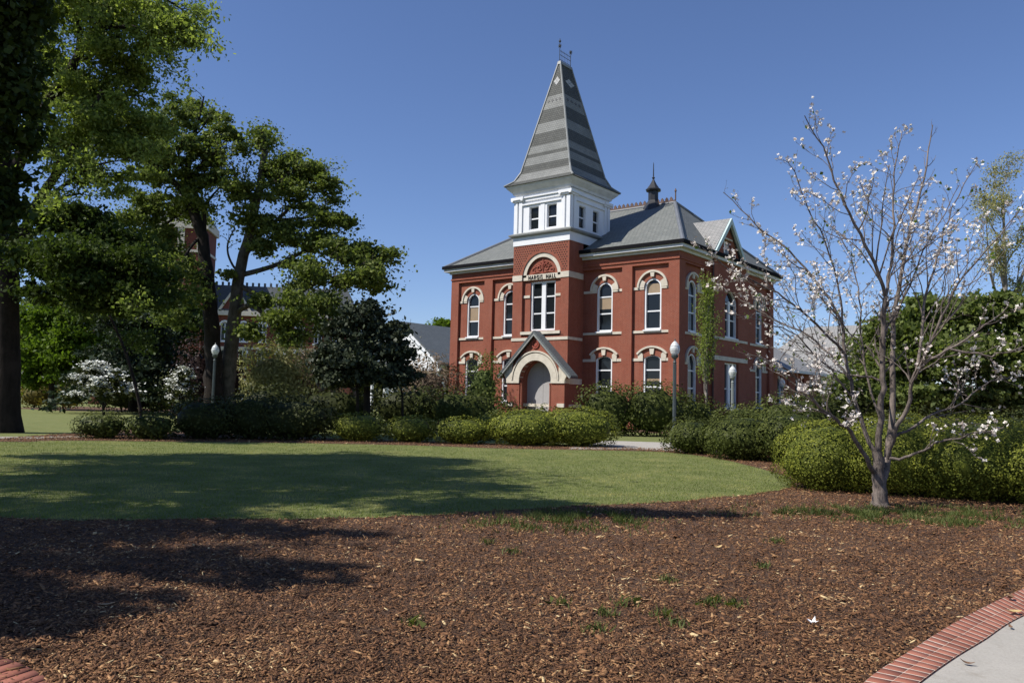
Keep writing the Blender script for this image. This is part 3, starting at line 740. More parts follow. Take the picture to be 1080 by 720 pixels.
# ------------------------------------------------------------------ low brick wing behind
annex = tag(empty('brick_annex', (-5, 22, 0)), 'low red brick wing with arched windows and pale shingle roof behind the hall', 'building')
MA = lambda s, z, d: (-.6 + d, s, z)
ah = [outline(c, .55, 1.9, 3.75, 'round') for c in (19.4, 23.6, 27.2)]
mb = MB(); mb.wall(MA, [(16.5, 0), (29.6, 0), (29.6, 4.75), (16.5, 4.75)], ah, 0, .25)
mb.box(-14, -.6, 29.3, 29.6, 0, 4.75); mb.box(-14, -13.7, 16.5, 29.3, 0, 4.75)
for c in (17.0, 21.5, 25.4, 29.2): mb.mbox(MA, c - .35, c + .35, 0, 4.4, 0, .1)
mb.build('wall', BRICK, annex)
for c in (19.4, 23.6, 27.2):
    window(MA, c, .55, 1.9, 3.75, 'round', [2.9], -.1, annex)
mb = MB(); mb.add([(.1, 16.6, 4.8), (.1, 30.2, 4.8), (-14.6, 30.2, 4.8), (-14.6, 16.6, 4.8), (-7.2, 16.6, 9.0), (-7.2, 26.5, 9.0)], [(0, 1, 5, 4), (1, 2, 5), (2, 3, 4, 5), (0, 3, 2, 1), (0, 4, 3)]); mb.build('roof', ROOF2, annex)
mb = MB(); rim(-14.7, .2, 16.6, 30.3, 4.6, 4.82, .12, mb); mb.build('gutter', WHITE_OLD, annex)

pav = tag(empty('white_pavilion', (2, 48, 0)), 'white walled house with a pale grey roof seen through the dogwood twigs', 'building')
MB().box(-14, 3, 46, 58, 0, 5.2).build('wall', WHITE_OLD, pav)
mb = MB(); mb.add([(-14.8, 45.2, 5.2), (3.8, 45.2, 5.2), (3.8, 58.8, 5.2), (-14.8, 58.8, 5.2), (-9, 52, 11.5), (-2, 52, 11.5)], [(0, 1, 5, 4), (1, 2, 5), (2, 3, 4, 5), (3, 0, 4), (3, 2, 1, 0)]); mb.build('roof', ROOF2, pav)
for k in range(6):
    x = -12 + k * 2.6; window(lambda s_, z, d: (s_, 46 - d, z), x, .55, 1.2, 3.6, 'flat', [2.4], .06, pav, mat=WHITE)

# ------------------------------------------------------------------ white gabled house left of the hall
def onY(u, v, Y): g = ray(u, v); t = (Y - CAM[1]) / g[1]; return CAM + g * t
HY = 24.0
ap = onY(426, 342, HY); ft = onY(464, 383, HY)
hx, hz, ex, ez = ap[0], ap[2], ft[0], ft[2]
hs = ex - hx
wh = tag(empty('white_house', (hx, HY, 0)), 'white gabled house with blue grey roof between the dark tree and the hall', 'building')
MH = lambda s_, z, d: (s_, HY - d, z)
mb = MB(); mb.prism(MH, [(hx - hs, ez), (ex, ez), (hx, hz)], -.3, 0); mb.box(hx - hs + .6, ex - .6, HY + 2.2, HY + 2.5, 0, ez); mb.mbox(MH, hx - hs, ex, ez - .9, ez, -.4, .05)
mb.box(ex - .9, ex - .6, HY + 2.2, HY + 22, 0, ez)
mb.build('wall', WHITE, wh)
mb = MB()
for s_ in (-1, 1):
    mb.prism(MH, [(hx, hz + .35), (hx + s_*(hs + .5), ez - .05), (hx + s_*(hs + .5), ez - .25), (hx, hz + .1)], -22, .5)
mb.build('roof', ROOF3, wh)
mb = MB()
for s_ in (-1, 1): mb.prism(MH, [(hx, hz + .12), (hx + s_*(hs + .45), ez - .25), (hx + s_*(hs + .25), ez - .5), (hx, hz - .35)], .4, .55)
mb.build('bargeboard', WHITE, wh)
for k in range(4):
    x = hx - hs + .6 + k * (2*hs - 1.2) / 3
    MB().lathe(x, HY + .3, [(.3, 0), (.3, .2), (.22, .3), (.19, ez - 1.2), (.28, ez - 1.0), (.28, ez - .9)], 12).build('column', WHITE, wh, True)
for k in range(3):
    x = hx - hs * .6 + k * hs * .6; window(lambda s_, z, d: (s_, HY + 2.2 - d, z), x, .5, .9, 2.8, 'flat', [1.9], .04, wh)

# ------------------------------------------------------------------ old towered building behind the left trees
big = empty('old_brick_hall', tuple(P(235, 417, 112) * np.array([1, 1, 0])), math.atan2(fw[1], fw[0]) - math.pi / 2 + math.radians(8))
tag(big, 'large red brick building with mansard roof and clock tower behind the left trees', 'building')
MBG = lambda s_, z, d: (s_, -d, z)          # local frame of the Empty
def lbuild(mb, name, mat, parent):
    me = bpy.data.meshes.new(name); me.from_pydata(mb.v, [], mb.f); return link(name, me, mat, parent, world=False)
mb = MB(); bh = []
for k in range(13):
    c = -15.5 + k * 2.55
    for z in (1.2, 5.4, 9.2):
        if abs(c + 6.2) > 3.2: bh.append(outline(c, .55, z, z + 2.1, 'round', n=6))
mb.wall(MBG, [(-17.5, 0), (17.5, 0), (17.5, 13.2), (-17.5, 13.2)], bh, 0, .3); mb.box(17.2, 17.5, .01, 16, 0, 13.2); mb.box(-17.5, -17.2, .01, 16, 0, 13.2)
mb.prism(MBG, [(-.9, 13.3), (3.1, 13.3), (1.1, 16.6)], -.3, .3); mb.prism(MBG, [(8.1, 13.3), (12.1, 13.3), (10.1, 16.2)], -.3, .3)
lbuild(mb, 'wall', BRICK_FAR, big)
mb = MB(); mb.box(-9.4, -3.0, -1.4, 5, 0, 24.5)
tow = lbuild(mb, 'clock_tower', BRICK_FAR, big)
mb = MB(); mb.box(-9.7, -2.7, -1.7, 5.3, 24.5, 25.6)
for z in (13.4, 17.6, 21.2): mb.box(-9.5, -2.9, -1.5, 5.1, z, z + .35)
for x in (-9.3, -6.7, -4.1): mb.box(x, x + .9, -1.6, -1.38, 21.6, 24.5)
lbuild(mb, 'stone_band', STONE, tow)
mb = MB(); mb.add([(-9.6, -1.6, 25.6), (-2.8, -1.6, 25.6), (-2.8, 5.2, 25.6), (-9.6, 5.2, 25.6), (-7, 1, 30.5), (-5.4, 1, 30.5), (-5.4, 2.6, 30.5), (-7, 2.6, 30.5)], [(0,1,5,4),(1,2,6,5),(2,3,7,6),(3,0,4,7),(4,5,6,7)]); lbuild(mb, 'tower_roof', ROOF4, tow)
mb = MB(); frustum(mb, (-17.9, 17.9, -.4, 16.4), 13.45, (-16.4, 16.4, 1.6, 14.4), 17.2); lbuild(mb, 'roof', ROOF4, big)
mb = MB()
for k in range(40): mb.box(-16.2 + k*.83, -15.9 + k*.83, 1.65, 1.8, 17.2, 17.7)
lbuild(mb, 'ridge_cresting', ROOF4, big)
mb = MB(); mb.box(-18, 18, -.55, .3, 12.75, 13.4); mb.mbox(MBG, -17.5, 17.5, 8.1, 8.4, 0, .12); mb.mbox(MBG, -17.5, 17.5, 4.4, 4.7, 0, .12)
mb.prism(MBG, [(-1.2, 13.4), (1.1, 16.95), (1.1, 16.5), (-.8, 13.4)], .2, .5); mb.prism(MBG, [(3.4, 13.4), (1.1, 16.95), (1.1, 16.5), (3.0, 13.4)], .2, .5)
lbuild(mb, 'cornice', STONE, big)
for k in range(13):
    c = -15.5 + k * 2.55
    for z in (1.2, 5.4, 9.2):
        if abs(c + 6.2) > 3.2:
            o_ = outline(c, .55, z, z + 2.1, 'round', n=6); i_ = outline(c, .45, z + .1, z + 2.1, 'round', n=6)
            mb = MB().ring(MBG, o_, i_, -.25, -.12); mb.mbox(MBG, c - .05, c + .05, z, z + 2.5, -.2, -.13); mb.mbox(MBG, c - .5, c + .5, z + 1.3, z + 1.4, -.2, -.13)
            mb.mbox(MBG, c - .7, c + .7, z - .2, z, -.02, .12); mb.arc(MBG, c, z + 2.1, .56, .8, 0, 180, -.02, .08, 6)
            wn = lbuild(mb, 'window', WHITE, big); pm = MB(); pm.add([MBG(a, b_, -.18) for a, b_ in i_], [tuple(range(len(i_)))]); lbuild(pm, 'pane', GLASS, wn)

exec_veg = True
# ------------------------------------------------------------------ street lamps
def lamp(loc, h, label, polemat, scale=1.0):
    r = tag(empty('street_lamp', (loc[0], loc[1], 0)), label, 'street lamp', 'acorn globe lamps along the campus walks')
    hb = h - .85
    mb = MB(); mb.lathe(0, 0, [(.20, 0), (.20, .12), (.16, .18), (.15, .5), (.11, .6), (.075, .72), (.068, hb - .25), (.085, hb - .2), (.06, hb - .15), (.055, hb - .05)], 12)
    for k in range(10):
        a = 2 * math.pi * k / 10; mb.tube([(.072*math.cos(a), .072*math.sin(a), .75), (.066*math.cos(a), .066*math.sin(a), hb - .28)], .012, 4)
    lbuild(mb, 'pole', polemat, r)
    mb = MB(); mb.lathe(0, 0, [(.06, hb - .06), (.10, hb - .02), (.15, hb + .04), (.17, hb + .12), (.12, hb + .14)], 14); lbuild(mb, 'collar', polemat, r)
    mb = MB(); mb.lathe(0, 0, [(.12, hb + .13), (.17, hb + .2), (.215, hb + .34), (.22, hb + .44), (.19, hb + .52), (.205, hb + .53), (.19, hb + .56), (.13, hb + .66), (.06, hb + .73), (.03, hb + .76)], 16)
    for k in range(12):
        a = 2 * math.pi * k / 12; mb.tube([(.165*math.cos(a), .165*math.sin(a), hb + .2), (.222*math.cos(a), .222*math.sin(a), hb + .38), (.19*math.cos(a), .19*math.sin(a), hb + .52)], .008, 4)
    g = lbuild(mb, 'globe', GLOBE, r)
    mb = MB(); mb.lathe(0, 0, [(.03, hb + .75), (.045, hb + .79), (.02, hb + .83), (.004, hb + .87)], 8); lbuild(mb, 'finial', polemat, r)
    return r
lamp(P(711, 466, 36.0), 4.62, 'dark grey lamp post with white globe before the right corner of the brick hall', POLE)
POLE_L = plain('pale_lamp_pole_paint', (.24, .26, .25), .5, .1, 3)
lamp(P(772.5, 440, 47.0), 4.12, 'pale grey lamp post beside the slim columnar tree', POLE_L)
lamp(P(223.5, 440, 48.0), 4.75, 'dark lamp post in front of the twin oak trunks', POLE)
lamp(P(155, 430, 92.0), 3.4, 'small distant lamp post between the two white blossoming trees', POLE_L)
lamp(P(825, 430, 62.0), 4.0, 'far lamp post beside the low brick wing', POLE_L)
lamp(P(436, 430, 66.0), 3.2, 'little lamp post below the white gabled house', POLE_L)

# ------------------------------------------------------------------ growing things
def tubes(lines, sides_of):
    V = []; Fq = []; base = 0
    for pts, rad, lev in lines:
        pts = np.asarray(pts); k = len(pts); n = sides_of(lev)
        t = np.gradient(pts, axis=0); t /= np.linalg.norm(t, axis=1)[:, None] + 1e-9
        ref = np.array([.31, .17, .93]) if abs(t[0, 2]) < .8 else np.array([.93, .31, .17])
        a = np.cross(t, ref); a /= np.linalg.norm(a, axis=1)[:, None] + 1e-9; b_ = np.cross(t, a)
        q = np.arange(n) * 2 * math.pi / n
        ring = pts[:, None, :] + np.asarray(rad)[:, None, None] * (a[:, None, :] * np.cos(q)[None, :, None] + b_[:, None, :] * np.sin(q)[None, :, None])
        V.append(ring.reshape(-1, 3))
        i = np.arange(k - 1)[:, None] * n; j = np.arange(n)[None, :]; j2 = (j + 1) % n
        Fq.append(np.stack([i + j, i + j2, i + n + j2, i + n + j], -1).reshape(-1, 4) + base); base += k * n
    return np.concatenate(V), np.concatenate(Fq)

def leaves(rng, C_, size, up=.35, aspect=1.5, sv=.42, tint=None, nrm=None):
    """One folded-flat diamond per centre."""
    n = len(C_)
    nn = rng.normal(size=(n, 3)); nn /= np.linalg.norm(nn, axis=1)[:, None]; nn[:, 2] += up
    if nrm is not None: nn = nn * .42 + nrm
    nn /= np.linalg.norm(nn, axis=1)[:, None]
    r = rng.normal(size=(n, 3)); a = np.cross(nn, r); a /= np.linalg.norm(a, axis=1)[:, None]; b_ = np.cross(nn, a)
    s = size * np.clip(np.exp(rng.normal(0, sv, n)), .4, 1.55)[:, None]
    V = np.stack([C_ - a*s*aspect*.5, C_ + b_*s*.5 + a*s*.08, C_ + a*s*aspect*.5 - nn*s*.12, C_ - b_*s*.5 + a*s*.08], 1).reshape(-1, 3)
    t = rng.uniform(0, 1, n) if tint is None else np.clip(tint + rng.normal(0, .13, n), 0, 1)
    return V, np.arange(n * 4).reshape(-1, 4), np.repeat(t, 4)

def unit(v): return v / (np.linalg.norm(v) + 1e-9)
def grow(rng, p0, d0, length, r0, lev, prm, lines, tips):
    n = 7 if lev < 2 else 5
    pts = [np.array(p0, float)]; d = unit(np.array(d0, float)); wig = prm.get('wig', .16); up = prm['up'][min(lev, len(prm['up'])-1)]
    for i in range(n):
        d = unit(d + rng.normal(0, wig, 3) + np.array([0, 0, up])); pts.append(pts[-1] + d * length / n)
    rad = r0 * np.linspace(1, .35 if lev < prm['max'] else .2, n + 1)
    lines.append((pts, rad, lev)); follow(rng, pts, rad, length, lev, prm, lines, tips)
def follow(rng, pts, rad, length, lev, prm, lines, tips, t0=.3):
    if lev >= prm['max']:
        for q in pts[1:]: tips.append(q)
        tips.append(pts[-1]); return
    k = prm['n'][min(lev, len(prm['n'])-1)]
    k = int(k) if isinstance(k, int) else max(1, int(round(k * length)))
    m_ = len(pts) - 1
    for i in range(k):
        t = t0 + (1 - t0) * (i + rng.uniform(0, 1)) / k
        x = t * m_; j = min(int(x), m_ - 1); f = x - j
        p = pts[j] * (1-f) + pts[j+1] * f; par = unit(pts[j+1] - pts[j])
        side = np.cross(par, unit(rng.normal(size=3))); side = unit(side)
        ang = math.radians(rng.uniform(*prm['ang'])); d = par * math.cos(ang) + side * math.sin(ang)
        L = length * prm['ratio'] * rng.uniform(.7, 1.2) * (1 - prm.get('tp', .45) * t)
        r = max(prm.get('rmin', .006), (rad[j] * (1-f) + rad[j+1] * f) * rng.uniform(.4, .6))
        grow(rng, p, d, L, r, lev + 1, prm, lines, tips)
def resample(pts, n):
    pts = np.array(pts, float); pts = np.array(smooth_loop(list(pts), 6)) if len(pts) > 2 else pts
    d = np.r_[0, np.cumsum(np.linalg.norm(np.diff(pts, axis=0), axis=1))]; t = np.linspace(0, d[-1], n)
    return [np.array([np.interp(x, d, pts[:, i]) for i in range(3)]) for x in t], d[-1]

def make_tree(name, label, base, seed, limbs, prm, leafmat, barkmat, leaf, per_tip, spread, group=None, cat='tree', up=.35, extra=None, aspect=1.5, cut=None, keep=None):
    """limbs: list of (points, r_start, r_end, level) drawn by hand; the rest is grown from them."""
    rng = np.random.default_rng(seed); lines = []; tips = []
    root = tag(empty(name, (base[0], base[1], 0)), label, cat, group)
    for L in limbs:
        pts, r0, r1, lev = L[:4]; t0 = L[4] if len(L) > 4 else .3
        pp, ln = resample(pts, max(5, int(6 + len(pts) * 2)))
        rad = np.linspace(r0, r1, len(pp)) if r0 is not None else None
        if lev == 0 and r0 > .25: rad = rad + r0 * .5 * np.exp(-np.arange(len(pp)) * 1.6); 
        pp = [p + rng.normal(0, r1 * .14, 3) * (0 < i) for i, p in enumerate(pp)]
        lines.append((pp, rad, lev)); follow(rng, pp, rad, min(ln, prm.get('lmax', 6.0)), lev, prm, lines, tips, t0)
    if cut is not None: lines = [l for l in lines if l[2] < 2 or cut(np.array(l[0]), rng).all()]
    V, Fq = tubes(lines, lambda l: (12, 8, 6, 4, 3)[min(l, 4)])
    link('trunk', np_mesh('trunk', V, Fq, smooth=True), barkmat, root)
    T = np.array(tips)
    if keep is not None: T = T[keep(T)]
    C_ = np.repeat(T, per_tip, 0); C_ = C_ + rng.normal(0, spread, C_.shape) * np.array([1, 1, .7])
    if extra is not None: C_ = np.concatenate([C_, extra(rng)])
    C_ = C_[C_[:, 2] > .1]
    if cut is not None: C_ = C_[cut(C_, rng)]
    V, Fq, t = leaves(rng, C_, leaf, up, aspect)
    link('crown', np_mesh('crown', V, Fq, t), leafmat, root)
    return root, len(C_)

def cloud(rng, blobs, n):
    """points in uneven ellipsoidal clumps: (centre, radii) each, denser towards the shell"""
    vol = np.array([b_[1][0]*b_[1][1]*b_[1][2] for b_ in blobs]); vol = vol ** .6; k = (n * vol / vol.sum()).astype(int); out = []
    for (c, r), m_ in zip(blobs, k):
        d = rng.normal(size=(m_, 3)); d /= np.linalg.norm(d, axis=1)[:, None]
        rad = np.minimum(1.25, np.abs(rng.normal(0, .52, m_)) + .12)
        out.append(np.array(c) + d * rad[:, None] * np.array(r))
    return np.concatenate(out)

def shrub(name, label, lobes, mat, leaf, dens, seed, cat='shrub', group=None, shaggy=.10, stems=True, aspect=1.4, up=.25, lumpy=1.0):
    """lobes: (x, y, rx, ry, h, angle) on the ground; leafy shell over a dark closed core."""
    rng = np.random.default_rng(seed)
    cx, cy = np.mean([l[0] for l in lobes]), np.mean([l[1] for l in lobes])
    root = tag(empty(name, (cx, cy, 0)), label, cat, group)
    off = rng.uniform(0, 50, 3); Cs = []; Ns = []; Ts = []; hv = []; hf = []; hb = 0
    def lump(d, sc, l):
        out_ = np.empty(len(d))
        for i, q in enumerate(d): out_[i] = noise.noise(Vector((q[0]*sc*l[2] + off[0] + l[0], q[1]*sc*l[3] + off[1] + l[1], q[2]*sc*l[4] + off[2])))
        return out_
    for l in lobes:
        x, y, rx, ry, h, a = l; area = 2.6 * (rx * ry * 2 + (rx + ry) * h * 1.6) / 2
        leaf_ = leaf * .72; n = int(area * dens / leaf_ ** 2 * .62)
        d = rng.normal(size=(n, 3)); d /= np.linalg.norm(d, axis=1)[:, None]
        se = np.sign(d) * np.abs(d) ** .88; se /= np.maximum(1e-6, (np.abs(se) ** 2.2).sum(1) ** (1/2.2))[:, None]
        nu = 1 + .14 * lumpy * lump(se, 1.6, l) + .10 * lumpy * lump(se, 3.6, l)
        depth = 1 - np.abs(rng.normal(0, shaggy, n)) + np.maximum(0, rng.normal(0, shaggy * .35, n))
        q = se * (nu * depth)[:, None]
        ca, sa = math.cos(a), math.sin(a)
        p = np.stack([x + (q[:, 0]*rx)*ca - (q[:, 1]*ry)*sa, y + (q[:, 0]*rx)*sa + (q[:, 1]*ry)*ca, h * .44 + q[:, 2] * h * .56], 1)
        nn = np.stack([se[:, 0]/rx*ca - se[:, 1]/ry*sa, se[:, 0]/rx*sa + se[:, 1]/ry*ca, se[:, 2]/(h*.5)], 1); nn /= np.linalg.norm(nn, axis=1)[:, None]
        ok = p[:, 2] > .03
        for m2 in lobes:
            if m2 is l: continue
            dx, dy = p[:, 0] - m2[0], p[:, 1] - m2[1]; ca2, sa2 = math.cos(m2[5]), math.sin(m2[5])
            e = ((dx*ca2 + dy*sa2)/m2[2])**2 + ((-dx*sa2 + dy*ca2)/m2[3])**2 + ((p[:, 2] - m2[4]*.48)/(m2[4]*.52))**2
            ok &= e > .62
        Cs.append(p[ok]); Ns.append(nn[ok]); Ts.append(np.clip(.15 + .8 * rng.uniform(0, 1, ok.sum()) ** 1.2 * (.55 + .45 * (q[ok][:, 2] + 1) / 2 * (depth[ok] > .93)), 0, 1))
        # closed dark core added to block light inside the shrub
        nu_, nv_ = 20, 12; g = []
        for i in range(nv_ + 1):
            for j in range(nu_):
                th = math.pi * i / nv_; ph = 2 * math.pi * j / nu_; e = np.array([math.sin(th)*math.cos(ph), math.sin(th)*math.sin(ph), math.cos(th)]); e = np.sign(e) * np.abs(e) ** .88
                g.append(e / (np.abs(e) ** 2.2).sum() ** (1/2.2))
        g = np.array(g); g *= (.84 - shaggy * 1.3 + .12 * lump(g, 1.6, l))[:, None]
        hv.append(np.stack([x + g[:, 0]*rx*ca - g[:, 1]*ry*sa, y + g[:, 0]*rx*sa + g[:, 1]*ry*ca, np.maximum(.02, h*.44 + g[:, 2]*h*.56)], 1))
        for i in range(nv_):
            for j in range(nu_): hf.append((hb + i*nu_ + j, hb + i*nu_ + (j+1) % nu_, hb + (i+1)*nu_ + (j+1) % nu_, hb + (i+1)*nu_ + j))
        hb += len(g)
    C_ = np.concatenate(Cs); Nn = np.concatenate(Ns); Tt = np.concatenate(Ts)
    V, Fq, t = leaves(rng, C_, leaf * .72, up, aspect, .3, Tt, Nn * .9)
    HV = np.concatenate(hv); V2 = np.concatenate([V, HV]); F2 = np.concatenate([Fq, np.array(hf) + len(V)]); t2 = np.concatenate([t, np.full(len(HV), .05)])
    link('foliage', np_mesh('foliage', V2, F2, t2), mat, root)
    if stems:
        lines = []
        for l in lobes:
            for k in range(9):
                a = rng.uniform(0, 6.28); e = rng.uniform(.3, .75)
                p1 = np.array([l[0] + math.cos(a)*l[2]*e*.4, l[1] + math.sin(a)*l[3]*e*.4, 0]); p2 = np.array([l[0] + math.cos(a)*l[2]*e, l[1] + math.sin(a)*l[3]*e, l[4]*.7])
                lines.append(([p1, (p1+p2)/2 + rng.normal(0, .05, 3), p2], [.03, .022, .01], 3))
        V, Fq = tubes(lines, lambda q: 5); link('stem', np_mesh('stem', V, Fq), BARK, root)
    return root, len(C_)

def lob(u, v, w_px, h_px, depth_ratio=.8, yaw=None, z0=0, dep=None):
    """a lobe standing with its front foot at photo pixel (u, v), w_px wide and h_px tall there"""
    g = G(u, v); D = dep or (g - CAM) @ fw; rx = w_px / 2 * D / FPX
    lat = (g - CAM) @ rt if dep is None else (u - 540) / FPX * D
    ry = rx * depth_ratio if depth_ratio < 5 else depth_ratio - 5
    h = h_px * D / FPX
    c = W(lat, D + ry * .8)
    return (c[0], c[1], rx * (1 + ry * .8 / D), ry, h * (1 + ry * .6 / D), math.atan2(rt[1], rt[0]) + (yaw or 0))
def shrub_px(name, label, lobs, *a, **k): return shrub(name, label, [lob(*q) if isinstance(q, tuple) else lob(**q) for q in lobs], *a, **k)

GH = 'hedge and shrubs along the far edge of the lawn'
shrub_px('boxwood_shrub', 'sunlit olive boxwood mound at the right end of the far hedge row', [(557, 471, 88, 38, .9), (613, 472, 86, 42, .9)], L_BOX, .064, 1.5, 11, shaggy=.07, lumpy=1.15)
shrub_px('boxwood_shrub', 'dark rounded boxwood just left of the sunlit mound', [(487, 469, 66, 29, .8)], L_BOX, .064, 1.5, 12, shaggy=.07, lumpy=1.15)
shrub_px('boxwood_shrub', 'boxwood bulging behind the gap between two mounds, tipped yellow green', [(520, 464, 46, 28, .8)], L_BOX, .064, 1.5, 13, shaggy=.07, lumpy=1.15)
shrub_px('boxwood_shrub', 'low olive boxwood under the dark holly tree, right one of the pair', [(431, 467, 56, 29, .8)], L_BOX, .064, 1.5, 14, shaggy=.07, lumpy=1.15)
shrub_px('boxwood_shrub', 'low olive boxwood under the dark holly tree, left one of the pair', [(374, 466, 62, 31, .8)], L_BOX, .064, 1.5, 15, shaggy=.07, lumpy=1.15)
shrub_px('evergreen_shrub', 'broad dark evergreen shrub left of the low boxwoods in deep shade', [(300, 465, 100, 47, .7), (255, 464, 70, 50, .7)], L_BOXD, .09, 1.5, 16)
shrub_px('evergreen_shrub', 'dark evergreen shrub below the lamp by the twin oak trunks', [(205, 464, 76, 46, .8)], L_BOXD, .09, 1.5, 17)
shrub_px('round_shrub', 'round green shrub in shade, right of the leftmost shrub', [(150, 464, 56, 30, .8)], L_LAUREL, .085, 1.5, 18)
shrub_px('round_shrub', 'round green shrub at the left end of the far row, its left side sunlit', [(97, 463, 58, 29, .8)], L_LAUREL, .085, 1.5, 19)
# second row, nearer the hall
shrub_px('laurel_shrub', 'loose green shrubs in front of the porch', [dict(u=560, v=0, w_px=95, h_px=34, dep=39, depth_ratio=.5), dict(u=600, v=0, w_px=60, h_px=31, dep=37.5, depth_ratio=.6)], L_LAUREL, .12, 1.1, 21, shaggy=.17)
shrub_px('laurel_shrub', 'tall loose green shrub left of the porch shrubs', [dict(u=490, v=0, w_px=110, h_px=49, dep=42, depth_ratio=.5)], L_LAUREL, .13, 1.1, 22, shaggy=.18)
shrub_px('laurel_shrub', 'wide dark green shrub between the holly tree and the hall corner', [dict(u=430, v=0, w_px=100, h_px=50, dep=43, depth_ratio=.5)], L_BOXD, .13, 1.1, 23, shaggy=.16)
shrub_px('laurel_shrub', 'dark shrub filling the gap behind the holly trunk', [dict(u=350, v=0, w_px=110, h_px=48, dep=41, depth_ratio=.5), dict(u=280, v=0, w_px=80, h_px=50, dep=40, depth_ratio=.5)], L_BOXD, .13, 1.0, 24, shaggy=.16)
shrub_px('conical_shrub', 'pointed bronze green shrub against the front windows of the hall', [dict(u=510, v=0, w_px=46, h_px=80, dep=52, depth_ratio=.8)], L_OAK, .13, .9, 25, shaggy=.22)
shrub_px('loropetalum_shrub', 'large blue green shrub under the two right windows of the hall front', [dict(u=645, v=0, w_px=74, h_px=58, dep=41.5, depth_ratio=.6), dict(u=695, v=0, w_px=90, h_px=60, dep=41.5, depth_ratio=.6), dict(u=735, v=0, w_px=66, h_px=46, dep=43, depth_ratio=.6)], L_LAUREL, .12, 1.2, 26, shaggy=.15)
# right-hand hedges
shrub_px('laurel_hedge', 'clipped bright green hedge between the lamp post and the big rounded hedge', [(742, 480, 78, 38, .9), (795, 487, 90, 50, .9), (845, 490, 84, 58, .9)], L_LAUREL, .065, 1.6, 31, cat='hedge', shaggy=.07, lumpy=1.15)
shrub_px('laurel_hedge', 'higher green hedge climbing behind the clipped hedge', [dict(u=850, v=0, w_px=110, h_px=60, dep=33, depth_ratio=.6), dict(u=800, v=0, w_px=90, h_px=42, dep=38, depth_ratio=.6)], L_LAUREL, .10, 1.2, 32, cat='hedge', shaggy=.14)
b1 = lob(893, 521, 118, 76, .9); b2 = lob(980, 527, 150, 86, .9); b3 = lob(1070, 533, 170, 88, .9); b4 = lob(1180, 541, 190, 90, .9)
shrub('boxwood_hedge', 'large rounded yellow green boxwood hedge behind the flowering dogwood', [b1, b2, b3, b4], L_BOX, .034, 1.6, 33, cat='hedge', shaggy=.055, lumpy=.85)
shrub_px('dark_shrub', 'dark spreading shrub between the low brick wing and the big hedge', [dict(u=890, v=0, w_px=110, h_px=70, dep=34, depth_ratio=.6)], L_BOXD, .10, 1.1, 34, shaggy=.18)
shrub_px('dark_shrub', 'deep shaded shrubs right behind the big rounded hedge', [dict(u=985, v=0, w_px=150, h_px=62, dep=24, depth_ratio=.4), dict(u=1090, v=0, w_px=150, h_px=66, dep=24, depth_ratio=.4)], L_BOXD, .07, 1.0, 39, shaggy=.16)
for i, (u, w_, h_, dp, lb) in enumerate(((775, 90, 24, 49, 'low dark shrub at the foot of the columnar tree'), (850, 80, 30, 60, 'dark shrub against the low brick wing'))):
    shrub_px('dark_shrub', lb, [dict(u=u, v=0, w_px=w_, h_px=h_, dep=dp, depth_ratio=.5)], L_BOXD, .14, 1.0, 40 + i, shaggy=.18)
# twiggy shrubs behind the far hedge
shrub_px('twiggy_shrub', 'pale olive twiggy shrub right of the twin oak trunks', [dict(u=283, v=0, w_px=92, h_px=88, dep=56, depth_ratio=.7)], L_OLIVE, .13, 1.0, 51, shaggy=.25, aspect=3)
shrub_px('twiggy_shrub', 'brownish twiggy shrub left of the dark holly tree', [dict(u=330, v=0, w_px=60, h_px=80, dep=58, depth_ratio=.7)], L_BROWN, .12, .8, 52, shaggy=.3, aspect=4)
shrub_px('twiggy_shrub', 'bare brown twiggy shrub below the white gabled house', [dict(u=450, v=0, w_px=78, h_px=72, dep=60, depth_ratio=.6)], L_BROWN, .12, .7, 53, shaggy=.3, aspect=4)
shrub_px('spring_shrub', 'small lime green bush glowing above the twiggy shrubs', [dict(u=304, v=0, w_px=36, h_px=54, dep=62, depth_ratio=.8)], L_SPRING, .16, .9, 54, shaggy=.2)
shrub_px('golden_shrub', 'golden brown shrub beyond the shaded lawn at far left', [dict(u=35, v=0, w_px=50, h_px=27, dep=76, depth_ratio=.6), dict(u=70, v=0, w_px=36, h_px=24, dep=76, depth_ratio=.6)], L_YEL, .2, .9, 55, shaggy=.2)
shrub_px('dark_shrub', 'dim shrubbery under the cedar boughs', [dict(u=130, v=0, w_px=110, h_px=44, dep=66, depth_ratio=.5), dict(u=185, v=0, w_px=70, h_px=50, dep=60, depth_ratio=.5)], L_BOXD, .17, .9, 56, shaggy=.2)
shrub_px('purple_shrub', 'dark purple leaved shrub wrapped around the oak bases', [dict(u=205, v=0, w_px=56, h_px=92, dep=53, depth_ratio=.6), dict(u=242, v=0, w_px=30, h_px=80, dep=53, depth_ratio=.7)], L_PURPLE, .16, .9, 57, shaggy=.25)

